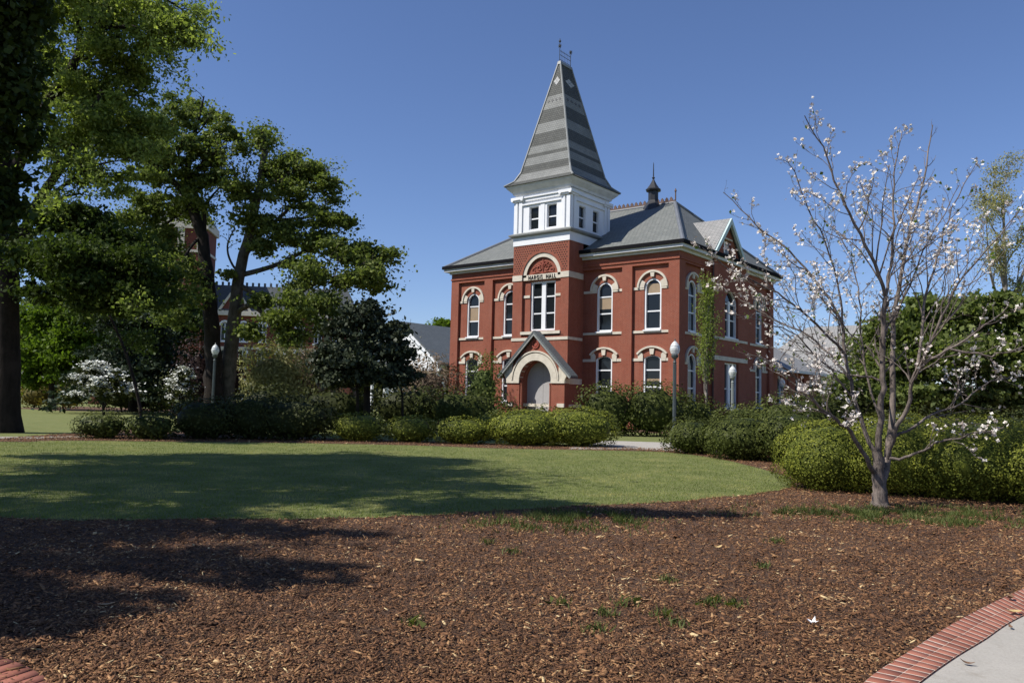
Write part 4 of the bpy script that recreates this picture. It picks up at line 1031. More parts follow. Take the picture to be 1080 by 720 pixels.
# ---- flowering dogwood, right foreground
def PL(pts, dep, d1=None):
    n = len(pts); d1 = dep if d1 is None else d1
    return [P(u, v, dep + (d1 - dep) * i / max(1, n-1)) for i, (u, v) in enumerate(pts)]
D0 = float((G(928.5, 534) - CAM) @ fw)
DP = dict(tp=.86, max=4, n=[5, 3.7, 5.4, 8.5], ang=(20, 60), ratio=.50, up=[.02, .05, .05, .07], wig=.17, rmin=.0032)
dl = [
 (PL([(928.5, 536), (928, 512), (926, 494), (926, 476)], D0), .165, .10, 0, 2),
 (PL([(926, 478), (928, 450), (929.6, 420), (931, 380), (932, 330), (934, 313)], D0, D0 - .2), .085, .05, 1, .45),
 (PL([(934, 313), (920, 273), (900, 233), (883, 197), (870, 160), (848, 123)], D0 - .2, D0 - .9), .05, .009, 2, .05),
 (PL([(934, 313), (938, 287), (942, 233), (943, 193), (947, 160), (952, 138)], D0 - .2, D0 + .4), .042, .008, 2, .05),
 (PL([(930, 510), (933.5, 496), (937, 478), (940, 449), (941, 400), (942, 340), (951, 290), (960, 240), (975, 190), (984, 132)], D0, D0 + 1.1), .10, .010, 1, .4),
 (PL([(936, 482), (944, 453), (958, 426), (964, 396), (982, 378), (1002, 368), (1037, 345), (1066, 322)], D0, D0 - 1.4), .07, .009, 1, .3),
 (PL([(966, 396), (972, 360), (977, 310), (987, 280), (1000, 230), (1030, 172)], D0 - .4, D0 + .6), .045, .007, 2, .15),
 (PL([(964, 400), (985, 350), (1005, 310), (1027, 278), (1053, 250), (1080, 215)], D0 - .4, D0 - 1.6), .045, .008, 2, .2),
 (PL([(942, 340), (960, 300), (975, 262), (1000, 217), (1012, 196)], D0 + .4, D0 - .3), .03, .007, 2, .1),
 (PL([(922, 498), (918, 490), (905, 469), (895.6, 453), (880, 441), (865, 430), (848, 408), (830, 390), (812, 380), (786, 374)], D0, D0 - 1.6), .065, .008, 1, .3),
 (PL([(925, 480), (913, 457), (903, 430), (896, 400), (890, 370), (888, 338), (863, 300), (830, 263), (803, 243), (763, 203)], D0, D0 + .8), .062, .008, 1, .3),
 (PL([(890, 372), (865, 345), (838, 322), (808, 303), (770, 285), (742, 262)], D0 + .3, D0 - .9), .04, .007, 2, .1),
 (PL([(896, 400), (872, 372), (850, 352), (822, 340), (790, 322), (757, 300)], D0 + .2, D0 + 1.2), .035, .007, 2, .1),
 (PL([(900, 420), (880, 396), (858, 372), (835, 350), (800, 338), (768, 330)], D0 + .2, D0 - .6), .03, .006, 2, .1),
 (PL([(888, 338), (882, 290), (868, 250), (850, 215), (838, 180), (824, 168)], D0 + .5, D0 - .4), .03, .006, 2, .1),
 (PL([(928, 440), (915, 400), (908, 350), (905, 300), (893, 262), (880, 240)], D0, D0 + 1.2), .035, .007, 2, .2),
 (PL([(937, 483), (948, 484), (964, 479), (977, 473), (989, 466), (1005, 463), (1030, 456), (1058, 451)], D0, D0 - 1.0), .042, .009, 2, .3),
 (PL([(942, 462), (962, 451), (977, 440), (1000, 430), (1018, 422), (1040, 405), (1078, 392)], D0, D0 + 1.0), .04, .008, 2, .25),
 (PL([(1002, 368), (1020, 372), (1045, 375), (1080, 365), (1105, 352)], D0 - 1.0, D0 - 1.3), .03, .007, 2, .1),
]
rng = np.random.default_rng(77); lines = []; tips = []
dog = tag(empty('dogwood_tree', tuple(P(928.5, 536, D0) * np.array([1, 1, 0]))), 'flowering dogwood with grey branches and sparse white blossom in front of the big hedge', 'tree')
for L in dl:
    pp, ln = resample(L[0], 6 + len(L[0]) * 2); rad = np.linspace(L[1] * (.80 if L[3] == 0 else .64), L[2] * .8, len(pp))
    if L[3] == 0: rad = rad + .06 * np.exp(-np.arange(len(pp)) * .9)
    pp = [p + rng.normal(0, .012, 3) * (i > 0) for i, p in enumerate(pp)]
    lines.append((pp, rad, L[3]))
    if L[4] < 1: follow(rng, pp, rad, min(ln, 3.6), L[3] + 1 if L[3] == 1 else L[3], DP, lines, tips, L[4])
V, Fq = tubes(lines, lambda l: (16, 12, 8, 5, 3)[min(l, 4)]); link('trunk', np_mesh('trunk', V, Fq, smooth=True), BARK_D, dog)
def blossoms(rng, C_, size, petals=4, cup=.35):
    n = len(C_); nn = rng.normal(size=(n, 3)); nn[:, 2] += .9; nn /= np.linalg.norm(nn, axis=1)[:, None]
    r = rng.normal(size=(n, 3)); a = np.cross(nn, r); a /= np.linalg.norm(a, axis=1)[:, None]; b_ = np.cross(nn, a)
    s = (size * rng.uniform(.6, 1.15, n))[:, None]; V = []; T = np.repeat(np.clip(rng.beta(2.2, 1.2, n), 0, 1), 4 * petals)
    for k in range(petals):
        q = 2 * math.pi * k / petals; u_ = a * math.cos(q) + b_ * math.sin(q); v_ = b_ * math.cos(q) - a * math.sin(q)
        V.append(np.stack([C_, C_ + u_*s*.33 + v_*s*.22 + nn*s*cup*.4, C_ + u_*s*.52 + nn*s*cup*.5, C_ + u_*s*.33 - v_*s*.22 + nn*s*cup*.4], 1))
    V = np.stack(V, 1).reshape(-1, 3); return V, np.arange(len(V)).reshape(-1, 4), T
T = np.array(tips); 
dn = np.array([noise.noise(Vector(p * .9)) for p in T]); sel = rng.uniform(0, 1, len(T)) < np.clip(.33 + .8 * dn, .04, .75)
# 
Bc = T[sel]; Bc = np.concatenate([Bc, Bc[rng.uniform(0, 1, len(Bc)) < .6] + rng.normal(0, .05, (0, 3))]) if False else Bc
Bc = np.concatenate([Bc, Bc[::2] + rng.normal(0, .05, Bc[::2].shape)]) + np.array([0, 0, .02])
V, Fq, t = blossoms(rng, Bc, .064); link('blossom', np_mesh('blossom', V, Fq, t), PETAL, dog)
lv = T[rng.uniform(0, 1, len(T)) < .05]; V, Fq, t = leaves(rng, lv, .04, .3); link('young_foliage', np_mesh('young_foliage', V, Fq, t), L_SPRING, dog)
print('dogwood', len(T), len(Bc))

# ---- columnar tree in front of the side facade
D1 = 44.0
cp = dict(max=2, n=[44, 5], ang=(16, 34), ratio=.36, up=[0, .2, .2], wig=.1, rmin=.006)
make_tree('columnar_tree', 'slim upright tree with fresh light leaves before the shaded side wall', P(745, 430, D1), 5,
          [(PL([(744, 462), (745, 440), (745, 400), (746, 350), (747, 311)], D1), .085, .015, 0, .28)], cp, L_ELM, BARK_G, .06, 4, .17)

# ---- twin oaks in the left middle ground
D2 = 52.0
op = dict(max=3, n=[5, 5, 5], ang=(28, 62), ratio=.5, up=[.0, .04, .03, .0], wig=.2, rmin=.02)
def blobs_px(L, dep):   # (u, v, ru, rv, rd metres, dep shift)
    out_ = []
    for u, v, ru, rv, rd, dd in L:
        d = dep + dd; out_.append((P(u, v, d), (ru * d / FPX, rd, rv * d / FPX)))
    return out_
oakL = [
 (PL([(226, 446), (225, 410), (224, 360), (221, 315), (217, 275), (212, 245), (205, 225), (200, 205)], D2), .62, .30, 0, .95),
 (PL([(200, 205), (198, 180), (203, 150), (210, 125), (215, 102)], D2, D2 - 1), .26, .04, 1, .1),
 (PL([(202, 215), (190, 200), (172, 180), (150, 167), (130, 158), (112, 150)], D2, D2 - 4), .22, .05, 1, .15),
 (PL([(214, 252), (216, 235), (217, 215), (232, 198)], D2), .16, .05, 2, .4),
 (PL([(205, 222), (190, 225), (172, 240), (160, 255)], D2, D2 + 3), .13, .04, 1, .1),
 (PL([(200, 190), (215, 170), (228, 160), (238, 148)], D2, D2 - 3), .14, .04, 1, .1),
 (PL([(212, 250), (200, 262), (186, 290), (172, 310)], D2, D2 - 3), .12, .04, 1, .2),
]
oakR = [
 (PL([(236, 446), (240, 400), (246, 350), (250, 310), (255, 275), (262, 250), (268, 225), (275, 195), (279, 160)], D2 + 1), .55, .22, 0, .97),
 (PL([(253, 290), (243, 275), (240, 258), (248, 240)], D2 + 1), .09, .04, 2, .5),
 (PL([(256, 272), (275, 246), (292, 232), (310, 215), (330, 195)], D2 + 1, D2 + 3), .22, .05, 1, .2),
 (PL([(268, 225), (262, 205), (250, 190), (244, 170)], D2 + 1, D2 - 2), .13, .04, 1, .1),
 (PL([(248, 330), (262, 322), (275, 328), (290, 345), (304, 352), (330, 350)], D2 + 1, D2 - 3), .2, .06, 1, .4),
 (PL([(252, 300), (270, 310), (300, 318), (330, 300), (360, 290), (395, 285)], D2 + 1, D2 - 2), .18, .05, 1, .3),
 (PL([(254, 290), (290, 280), (330, 262), (365, 262), (400, 272)], D2 + 1, D2 + 3), .18, .05, 1, .3),
 (PL([(292, 232), (320, 230), (342, 225), (350, 240)], D2 + 2, D2), .12, .04, 1, .15),
 (PL([(275, 200), (300, 185), (325, 178), (345, 188)], D2 + 1, D2), .12, .04, 1, .1),
]
OB1 = blobs_px([(205,115,26,16,2,0),(235,135,22,12,1.5,-2),(180,128,24,18,2.5,-2),(215,160,34,14,2.5,-1),(170,165,30,18,3,-2),(200,185,30,12,2.5,0),(160,190,24,10,2,-3),(228,180,18,10,2,0),
 (190,215,34,14,3,0),(155,235,26,22,3,1),(175,258,24,20,3,1),(150,210,16,8,2,0),(258,160,14,10,1.5,-2),(246,146,10,6,1.2,-2),(190,285,20,16,2,-2),(203,312,14,14,2,-2),(168,300,18,16,2,-2),(185,335,18,12,2,-2)], D2)
OB2 = blobs_px([(250,200,16,18,2,-1),(265,230,20,16,2.5,0),(300,178,26,14,2.5,1),(330,185,24,14,2.5,1),(348,200,14,12,2,0),(310,205,34,16,3,1),(345,228,20,12,2.5,0),(295,245,24,14,3,1),(330,250,28,14,3,1),
 (275,258,14,10,2,0),(360,262,26,14,3,0),(395,275,22,16,3,0),(375,295,34,16,3,-1),(330,290,34,18,3,-1),(400,300,14,10,2,0),(310,320,20,12,3,-2),(345,325,30,16,3,-2),(290,195,18,14,2,2),(240,290,8,8,1,0),(385,262,16,8,2,0),(310,355,18,10,2,-2),(300,336,26,10,2,-2),(262,350,12,12,2,-2),(345,345,22,10,2,-2),(275,318,12,8,2,-1),(365,235,12,8,1.5,0)], D2)
def sub_blobs(rng, blobs, per, n, frac=.33):
    """break each mass into leaf clumps of very mixed size, plus a loose veil of single leaves between them"""
    per = int(per * 2.6); frac *= .62
    out_ = []
    for c, r in blobs:
        for k in range(per):
            d = rng.normal(size=3); d /= np.linalg.norm(d); d *= rng.uniform(.3, 1.08); s = frac * float(np.clip(np.exp(rng.normal(-.1, .5)), .35, 2.2))
            m_ = (r[0] * r[1] * r[2]) ** (1/3)
            out_.append((np.array(c) + (rt * d[0] * r[0] + fw * d[1] * r[1] + np.array([0, 0, d[2] * r[2]])), (m_*s*1.5, m_*s*1.3, m_*s*.62)))
    veil = []
    for c, r in blobs: veil.append((c, (r[0] * 1.15, max(r[1], r[0]*.5) * 1.1, r[2] * 1.15)))
    return np.concatenate([cloud(rng, out_, int(n * .87)), cloud(rng, veil, int(n * .13))])
make_tree('oak_tree', 'tall oak whose dark trunk leans slightly left behind the lamp post', P(226, 446, D2), 21, oakL, op, L_OAK, BARK, .135, 2, .4, extra=lambda r: sub_blobs(r, OB1, 9, 52000, .38), aspect=1.4)
make_tree('oak_tree', 'grey barked oak with a broken top and long limbs reaching right', P(236, 446, D2 + 1), 22, oakR, op, L_OAK, BARK_O, .135, 2, .4, extra=lambda r: sub_blobs(r, OB2, 9, 78000, .38), aspect=1.4)

# ---- big elm at the left edge, crown over the sky at the upper left
D3 = 31.5
ep = dict(max=3, n=[4, 6, 7], ang=(22, 55), ratio=.5, up=[.03, .0, -.06, -.12], wig=.15, rmin=.012)
elm = [
 (PL([(4, 461), (5, 440), (6, 400), (7, 340), (8, 290), (6, 240), (4, 200), (2, 120), (0, 20), (0, -120)], D3, D3 - 1), .50, .24, 0, .95),
 (PL([(8, 300), (20, 262), (35, 222), (52, 195), (72, 165), (92, 128), (108, 95)], D3, D3 - 1.5), .26, .07, 1, .3),
 (PL([(6, 210), (20, 170), (45, 118), (68, 84), (88, 52), (104, 30), (112, 5), (115, -40)], D3 - .5, D3 - 2), .27, .09, 1, .3),
 (PL([(104, 30), (135, 28), (160, 32), (180, 38), (200, 46)], D3 - 1.5, D3 - 3), .10, .02, 1, .1),
 (PL([(108, 10), (140, -8), (175, 0), (205, 20)], D3 - 1.5, D3 - 1), .10, .02, 1, .1),
 (PL([(35, 222), (55, 205), (75, 190), (98, 176), (120, 170)], D3, D3 - 3), .10, .03, 1, .2),
 (PL([(8, 290), (30, 250), (60, 240), (95, 255), (120, 285), (132, 320)], D3, D3 - 4), .12, .03, 1, .2),
 (PL([(8, 250), (40, 230), (70, 232), (100, 245), (110, 290)], D3, D3 + 2), .12, .03, 1, .2),
 (PL([(80, 68), (84, 40), (80, 0), (70, -50)], D3 - 1, D3), .12, .04, 1, .1),
]
EB = blobs_px([(60,20,34,22,2.5,0),(110,12,34,18,2.5,-1),(160,18,30,18,2,-1),(182,38,24,13,1.6,-2),(160,45,18,11,1.5,-2),(202,32,10,10,1,-2),(120,60,30,20,2.5,-1),(80,100,34,24,3,0),(120,105,30,20,2.5,0),(140,90,18,14,2,0),(150,130,20,18,2,-1),(105,140,32,20,3,-1),
 (60,150,24,18,2,0),(90,185,28,14,2.5,-1),(135,160,26,14,2,-1),(45,60,22,20,2,1),(30,95,18,22,2,0)], D3)
def SHD(lat, dep, h): return W(lat - .95 * h / math.tan(SUN_EL), dep - .31 * h / math.tan(SUN_EL), h)
EBs = [(SHD(*c), r) for c, r in (((-2.6, 31.8, 18), (1.6, 1.4, 1.2)), ((-5.2, 31.8, 17), (1.8, 1.5, 1.2)), ((-8, 31.8, 16.5), (1.8, 1.5, 1.2)), ((-10.5, 32.3, 16), (1.8, 1.4, 1.2)), ((-13.5, 32, 15), (2, 1.3, 1.2)))]
EBd = blobs_px([(60,275,34,22,2.5,-2),(95,265,30,24,2.5,-3),(120,285,26,24,2,-3),(100,305,30,18,2.5,-3),(60,235,20,14,2,-2),(85,230,22,10,2,-2),(130,255,22,18,2,-2),(150,285,24,18,2,-3),(45,310,14,12,1.5,-1),(160,310,16,12,2,-3),(110,325,14,8,2,-3)], D3)
make_tree('elm_tree', 'huge elm at the left edge with thick dark trunk and fine light green foliage', P(4, 461, D3), 31, elm, ep, L_ELM, BARK_E, .075, 6, .3, extra=lambda r: np.concatenate([sub_blobs(r, EB, 10, 78000, .5), sub_blobs(r, EBs, 9, 26000, .6)]), aspect=1.8, up=.1)

make_tree('shade_tree', 'drooping lower boughs of the big elm towards the twin oaks, coloured dark for shade', P(150, 445, D3 + 4), 33,  # shaded elm boughs, built as a separate tree with darker leaves
  [(PL([(150, 456), (146, 420), (132, 370), (110, 320), (95, 275)], D3 + 4), .08, .04, 0, .4), (PL([(88, 330), (120, 300), (150, 300)], D3 + 4), .1, .03, 1, .2), (PL([(90, 300), (70, 270), (50, 270)], D3 + 4), .1, .03, 1, .2)], ep, L_ELM_SHADED, BARK_E, .085, 3, .3,
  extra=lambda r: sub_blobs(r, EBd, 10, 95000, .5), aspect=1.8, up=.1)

# ---- broad shade tree left of the camera, only its nearer boughs in frame; it shades the lawn and mulch
rng = np.random.default_rng(4)
bx = W(-15.5, 13.0)
def WB(lat, dep, z): return W(lat, dep, z)
near = [
 ([WB(-15.5, 13, 0), WB(-15.4, 13, 3), WB(-15.0, 13.4, 6), WB(-14.8, 14, 8.5)], .45, .3, 0, .95),
 ([WB(-14.8, 14, 8.5), WB(-13.6, 16, 10.5), WB(-13.0, 18.5, 11.5), WB(-13.6, 20.5, 11.2)], .22, .04, 1, .15),
 ([WB(-15, 13.8, 8), WB(-13, 13, 10.5), WB(-11.4, 12, 12.0), WB(-10.4, 11.5, 12.5)], .22, .04, 1, .2),
 ([WB(-15, 13.5, 7.5), WB(-13, 10.5, 9.5), WB(-12.2, 8.6, 10), WB(-11.4, 7.4, 10.5)], .22, .04, 1, .2),
 ([WB(-15, 13.5, 8.2), WB(-17, 15, 11), WB(-19, 17, 12.5)], .2, .04, 1, .15),
 ([WB(-14.8, 14, 8.5), WB(-15.5, 14.5, 12), WB(-15, 15, 16)], .2, .04, 1, .15),
 ([WB(-15, 13.5, 7.5), WB(-18, 11, 10), WB(-20, 9, 12)], .2, .04, 1, .15),
 ([WB(-14.8, 14, 8.5), WB(-14.2, 16.5, 9.5), WB(-13.9, 18.5, 9), WB(-13.6, 19.8, 7.8)], .16, .04, 1, .15),
]
def SHD(lat, dep, h): return W(lat - .95 * h / math.tan(SUN_EL), dep - .31 * h / math.tan(SUN_EL), h)
NB = [(WB(*c), r) for c, r in (
 ((-13.0, 19.5, 9.5), (1.3, 1.4, 2.6)), ((-12.5, 18.3, 12.3), (1.4, 1.6, 1.8)), ((-14.5, 16.8, 12), (2.6, 2.4, 2.6)), ((-16, 14, 14), (4, 3, 3)), ((-13.4, 19.6, 6.3), (1.0, 1.2, 1.4)))]
NB2 = [(SHD(*c), r) for c, r in (((-1.6, 15.6, 13.5), (1.9, 1.0, 1.0)), ((-4.5, 16.5, 13), (2.2, 1.9, 1.4)), ((-7.5, 17.5, 13), (2.5, 1.9, 1.3)), ((-8, 14.2, 12), (2.6, 1.6, 1.4)), ((-4, 13.3, 12.5), (2.4, 1.2, 1.2)), ((-.6, 12.6, 12), (2.0, .75, 1)),
 ((1.6, 12.3, 12), (1.1, .5, .6)), ((-6, 11.2, 11), (2.2, .9, 1.2)), ((-5.2, 9.4, 10.5), (1.6, .9, 1)), ((-3.6, 8.2, 10), (1.3, .45, .6)), ((-4.6, 6.9, 10), (1.2, .7, .8)), ((-2.4, 8.0, 10), (.8, .22, .3)), ((-9.5, 20, 13), (2.6, 1.2, 1.2)), ((-10, 10, 11), (2.6, 2.6, 1.6)), ((-3.6, 6.0, 9.5), (.9, .3, .4)), ((-2.6, 7.7, 9), (1.2, .26, .3)), ((-4.4, 7.9, 9), (1.3, .4, .4)), ((-5.2, 8.9, 9), (1.4, .7, .5)), ((-3.6, 6.5, 9), (1.1, .35, .4)), ((-3.0, 9.9, 10), (1.4, .3, .4)), ((-5, 10.2, 10), (2, .5, .5)), ((-3.5, 5.6, 8.5), (.8, .35, .4)), ((-4.3, 6.2, 9), (1, .5, .4)), ((-2.3, 7.3, 9), (.9, .2, .25)), ((-1.9, 8.0, 9), (.7, .12, .2)), ((2.4, 12.3, 12), (1.0, .4, .5)), ((0, 13.2, 12), (1.6, .4, .5)))]
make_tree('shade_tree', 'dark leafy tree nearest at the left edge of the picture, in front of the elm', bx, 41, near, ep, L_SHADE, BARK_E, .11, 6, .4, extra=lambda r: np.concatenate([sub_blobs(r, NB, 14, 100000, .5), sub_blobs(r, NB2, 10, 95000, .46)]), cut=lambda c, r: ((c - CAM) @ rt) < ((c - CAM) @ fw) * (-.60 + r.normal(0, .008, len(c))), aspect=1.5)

# ---- light green tree, cedar, white blossoming trees at the left
sp = dict(max=3, n=[6, 5, 4], ang=(25, 60), ratio=.52, up=[.03, .03, .02, .0], wig=.15, rmin=.02)
D4 = 72
make_tree('spring_tree', 'light yellow green young tree beyond the shaded lawn at far left', P(54, 438, D4), 51,
  [(PL([(54, 434), (55, 412), (54, 390), (53, 370)], D4), .35, .2, 0, .7), (PL([(53, 380), (40, 360), (30, 335)], D4), .14, .05, 1, .2), (PL([(54, 385), (66, 360), (80, 335)], D4, D4 - 3), .14, .05, 1, .2), (PL([(53, 370), (55, 345), (58, 318)], D4), .14, .05, 1, .2)],
  sp, L_SPRING, BARK, .19, 4, .5, extra=lambda r: sub_blobs(r, blobs_px([(40,335,26,18,3,0),(75,330,28,20,3,0),(55,370,34,20,3,-1),(92,360,22,22,3,0),(30,380,16,18,2,0),(100,330,18,16,3,1),(80,395,26,12,3,0),(36,402,14,10,2,0),(115,345,14,16,2,2)], D4), 12, 48000, .45))
D5 = 64
rng = np.random.default_rng(9); lines = []; pts = []
ct = tag(empty('cedar_tree', tuple(P(140, 430, D5) * np.array([1, 1, 0]))), 'dark spreading cedar with drooping layered boughs behind the white blossom', 'tree')
tr_, _ = resample(PL([(140, 434), (140, 390), (141, 345), (142, 318)], D5), 8); lines.append((tr_, np.linspace(.35, .06, 8), 0))
for k in range(60):
    t = rng.uniform(.18, 1); p = tr_[0] * (1-t) + tr_[-1] * t; a = rng.uniform(0, 6.28); L = (1.15 - t) * 5.2 + .8; d = np.array([math.cos(a), math.sin(a), .12]); seg = [p]
    for i in range(6): d = d + np.array([0, 0, -.10]); seg.append(seg[-1] + d * L / 6)
    lines.append((seg, np.linspace(.07, .012, 7), 2)); q = np.array(seg[1:])
    c = np.repeat(q, 60, 0); c = c + rng.normal(0, 1, c.shape) * np.array([.45, .45, .10]) - np.array([0, 0, .15]); pts.append(c)
V, Fq = tubes(lines, lambda l: (10, 8, 5)[min(l, 2)]); link('trunk', np_mesh('trunk', V, Fq), BARK, ct)
V, Fq, t = leaves(rng, np.concatenate(pts), .17, .6, 2.2); link('crown', np_mesh('crown', V, Fq, t), L_CEDAR, ct)
def white_tree(label, base, dep, bl, n, seed, limbs):
    rng = np.random.default_rng(seed); r = tag(empty('blossom_tree', tuple(P(*base, dep) * np.array([1, 1, 0]))), label, 'tree')
    V, Fq = tubes([(resample(PL(l, dep), 7)[0], np.linspace(.09, .02, 7), 2) for l in limbs], lambda l: 6); link('trunk', np_mesh('trunk', V, Fq), BARK, r)
    c = sub_blobs(rng, blobs_px(bl, dep), 9, n, .3); V, Fq, t = leaves(rng, c, .10, 1.4, 1.2); link('blossom', np_mesh('blossom', V, Fq, t), PETAL_W, r)
    c = sub_blobs(rng, blobs_px(bl, dep), 9, n // 2, .34) - np.array([0, 0, .2]); V, Fq, t = leaves(rng, c, .13, .3, 1.3); link('crown', np_mesh('crown', V, Fq, t), L_BOXD, r)
white_tree('small white blossoming dogwood standing before the cedar', (108, 440), 46, [(100,388,16,6,1,0),(118,396,16,7,1,0),(88,398,12,5,1,0),(104,406,22,7,1.2,-.5),(78,415,10,4,.8,0),(130,407,16,6,1,0),(120,415,20,6,1,0),(140,413,10,4,.8,0),(98,382,8,3,.6,0)], 8500, 61,
  [[(110, 446), (109, 430), (106, 412), (100, 392)], [(109, 430), (120, 414), (132, 404)], [(108, 426), (94, 412), (84, 402)], [(109, 422), (118, 406), (116, 392)]])
white_tree('pale white blossoming tree beside the lamp and the twin oaks', (190, 440), 50, [(192,398,14,8,1,0),(184,408,10,8,1,0),(198,412,10,8,1,0),(186,420,10,6,1,0),(195,390,8,5,1,0)], 3000, 62, [[(190, 446), (190, 425), (188, 405)], [(190, 425), (197, 410), (198, 396)]])

# ---- dark holly tree left of the hall
D6 = 40
hp = dict(max=2, n=[9, 5], ang=(30, 65), ratio=.5, up=[.02, .02, .0], wig=.15, rmin=.015)
make_tree('holly_tree', 'dense dark holly tree with rounded crown left of the hall', P(387, 440, D6), 71,
  [(PL([(387, 450), (387, 420), (386, 380), (386, 335)], D6), .20, .05, 0, .35), (PL([(376, 452), (377, 415), (372, 385)], D6 - .5), .10, .05, 1, .5), (PL([(424, 452), (424, 415), (418, 390)], D6 + 1), .08, .04, 1, .5)],
  hp, L_HOLLY, BARK, .13, 3, .3, extra=lambda r: sub_blobs(r, blobs_px([(385,335,20,14,1.2,0),(362,350,22,14,1.5,0),(405,348,22,14,1.5,0),(352,375,20,18,1.5,0),(385,372,30,22,2,-.6),(420,372,20,16,1.5,0),(360,398,24,12,1.5,0),(398,396,30,12,1.8,-.4),(428,395,12,10,1,0),(344,392,12,10,1,0),(390,322,8,5,.7,0)], D6), 14, 42000, .36), aspect=1.5)

# ---- trees at the right, behind the hedge
D7 = 36
mp = dict(max=3, n=[6, 5, 4], ang=(25, 65), ratio=.5, up=[.02, .02, .0, 0], wig=.16, rmin=.015)
make_tree('magnolia_tree', 'full green leafy tree behind the right end of the big hedge', P(1010, 445, D7), 81,
  [(PL([(1012, 470), (1012, 430), (1008, 390), (1005, 340)], D7), .28, .08, 0, .3), (PL([(1010, 410), (1040, 370), (1070, 340)], D7), .14, .05, 1, .2), (PL([(1010, 420), (980, 385), (950, 350)], D7), .14, .05, 1, .2)],
  mp, L_OAK, BARK, .13, 4, .35, extra=lambda r: sub_blobs(r, blobs_px([(930,428,30,10,2,0),(985,430,34,10,2,0),(1040,432,34,10,2,0),(1090,430,34,12,2,0),(985,330,34,16,2,0),(1030,325,34,18,2,0),(1075,330,30,20,2,0),(955,345,30,16,2,0),(925,360,24,14,2,1),(905,375,16,12,1.5,1),(940,385,34,18,2,0),(990,375,40,26,2.5,-1),(1045,375,40,26,2.5,-1),(1100,370,40,34,2.5,0),(900,405,24,16,2,0),(950,415,36,16,2,-1),(1070,415,40,16,2,-1),(1010,420,40,14,2,-.5),(1120,330,30,30,2,0)], D7), 13, 95000, .45), aspect=1.5)
D8 = 62
make_tree('bare_spring_tree', 'tall hazy grey green tree rising at the right edge behind the dogwood', P(1062, 440, D8), 82,
  [(PL([(1062, 446), (1062, 380), (1060, 300), (1058, 200)], D8), .35, .05, 0, .3), (PL([(1062, 330), (1085, 270), (1095, 200)], D8), .15, .03, 1, .2), (PL([(1062, 340), (1045, 290), (1040, 230)], D8), .13, .03, 1, .2)],
  dict(max=3, n=[12, 7, 6], ang=(22, 50), ratio=.42, up=[.05, .08, .08, .05], wig=.12, rmin=.014, lmax=12), L_OLIVE, BARK_G, .08, 3, .35, aspect=2)

# ---- distant trees
far = [(469, 341, 150, 11, 5, L_SPRING, 'green treetop showing between the white house and the hall'), (180, 330, 84, 34, 34, L_SHADE, 'dim tree screening the tower of the old brick hall'), (300, 400, 86, 30, 14, L_SHADE, 'dim tree below the windows of the old brick hall'),
       (20, 345, 118, 34, 30, L_OAK, 'distant green tree behind the light green tree'), (110, 350, 124, 30, 34, L_OAK, 'distant tree behind the cedar'), (-40, 330, 110, 46, 44, L_OAK, 'distant tree at the far left edge'),
       (300, 380, 128, 40, 20, L_OAK, 'distant tree at the foot of the old brick hall'), (380, 372, 120, 44, 22, L_OAK, 'distant tree behind the holly'), (420, 390, 110, 40, 16, L_BOXD, 'dark distant tree left of the white house'),
       (860, 400, 100, 40, 22, L_BOXD, 'distant trees beyond the low brick wing'), (950, 380, 110, 50, 30, L_OAK, 'distant tree over the pavilion'), (1090, 370, 90, 50, 40, L_OAK, 'distant tree at the far right edge')]
for i, (u, v, dp, ru, rv, mtl, lb) in enumerate(far):
    base = P(u, v, dp)
    make_tree('distant_tree', lb, base, 100 + i, [([base * np.array([1, 1, 0]), base * np.array([1, 1, .5]), base], .3, .1, 0, .5)], dict(max=2, n=[7, 4], ang=(30, 70), ratio=.35, up=[0, 0, 0], wig=.15, rmin=.03), mtl, BARK, .28, 4, .7,
      extra=lambda r: sub_blobs(r, blobs_px([(u, v, ru, rv, 3, 0), (u - ru*.5, v + rv*.5, ru*.6, rv*.6, 3, 0), (u + ru*.5, v + rv*.4, ru*.6, rv*.7, 3, 0), (u, v + rv, ru, rv*.8, 3, 0)], dp), 14, 14000, .42), cat='tree')

rng = np.random.default_rng(55); wb = []
for k in range(90):
    a = -.78 + 1.56 * k / 89; D = 175 + rng.uniform(-10, 15); h = rng.uniform(3.5, 7.5)
    wb.append((W(D * math.tan(a), D, h * .45), (4.5, 4, h * .6)))
C_ = cloud(rng, wb, 60000); C_ = C_[C_[:, 2] > 0]; V, Fq, t = leaves(rng, C_, .55, .35, 1.4)
tag(link('distant_wood', np_mesh('distant_wood', V, Fq, t), L_BOXD), 'low dark belt of distant woodland closing the horizon', 'woodland', kind='stuff')

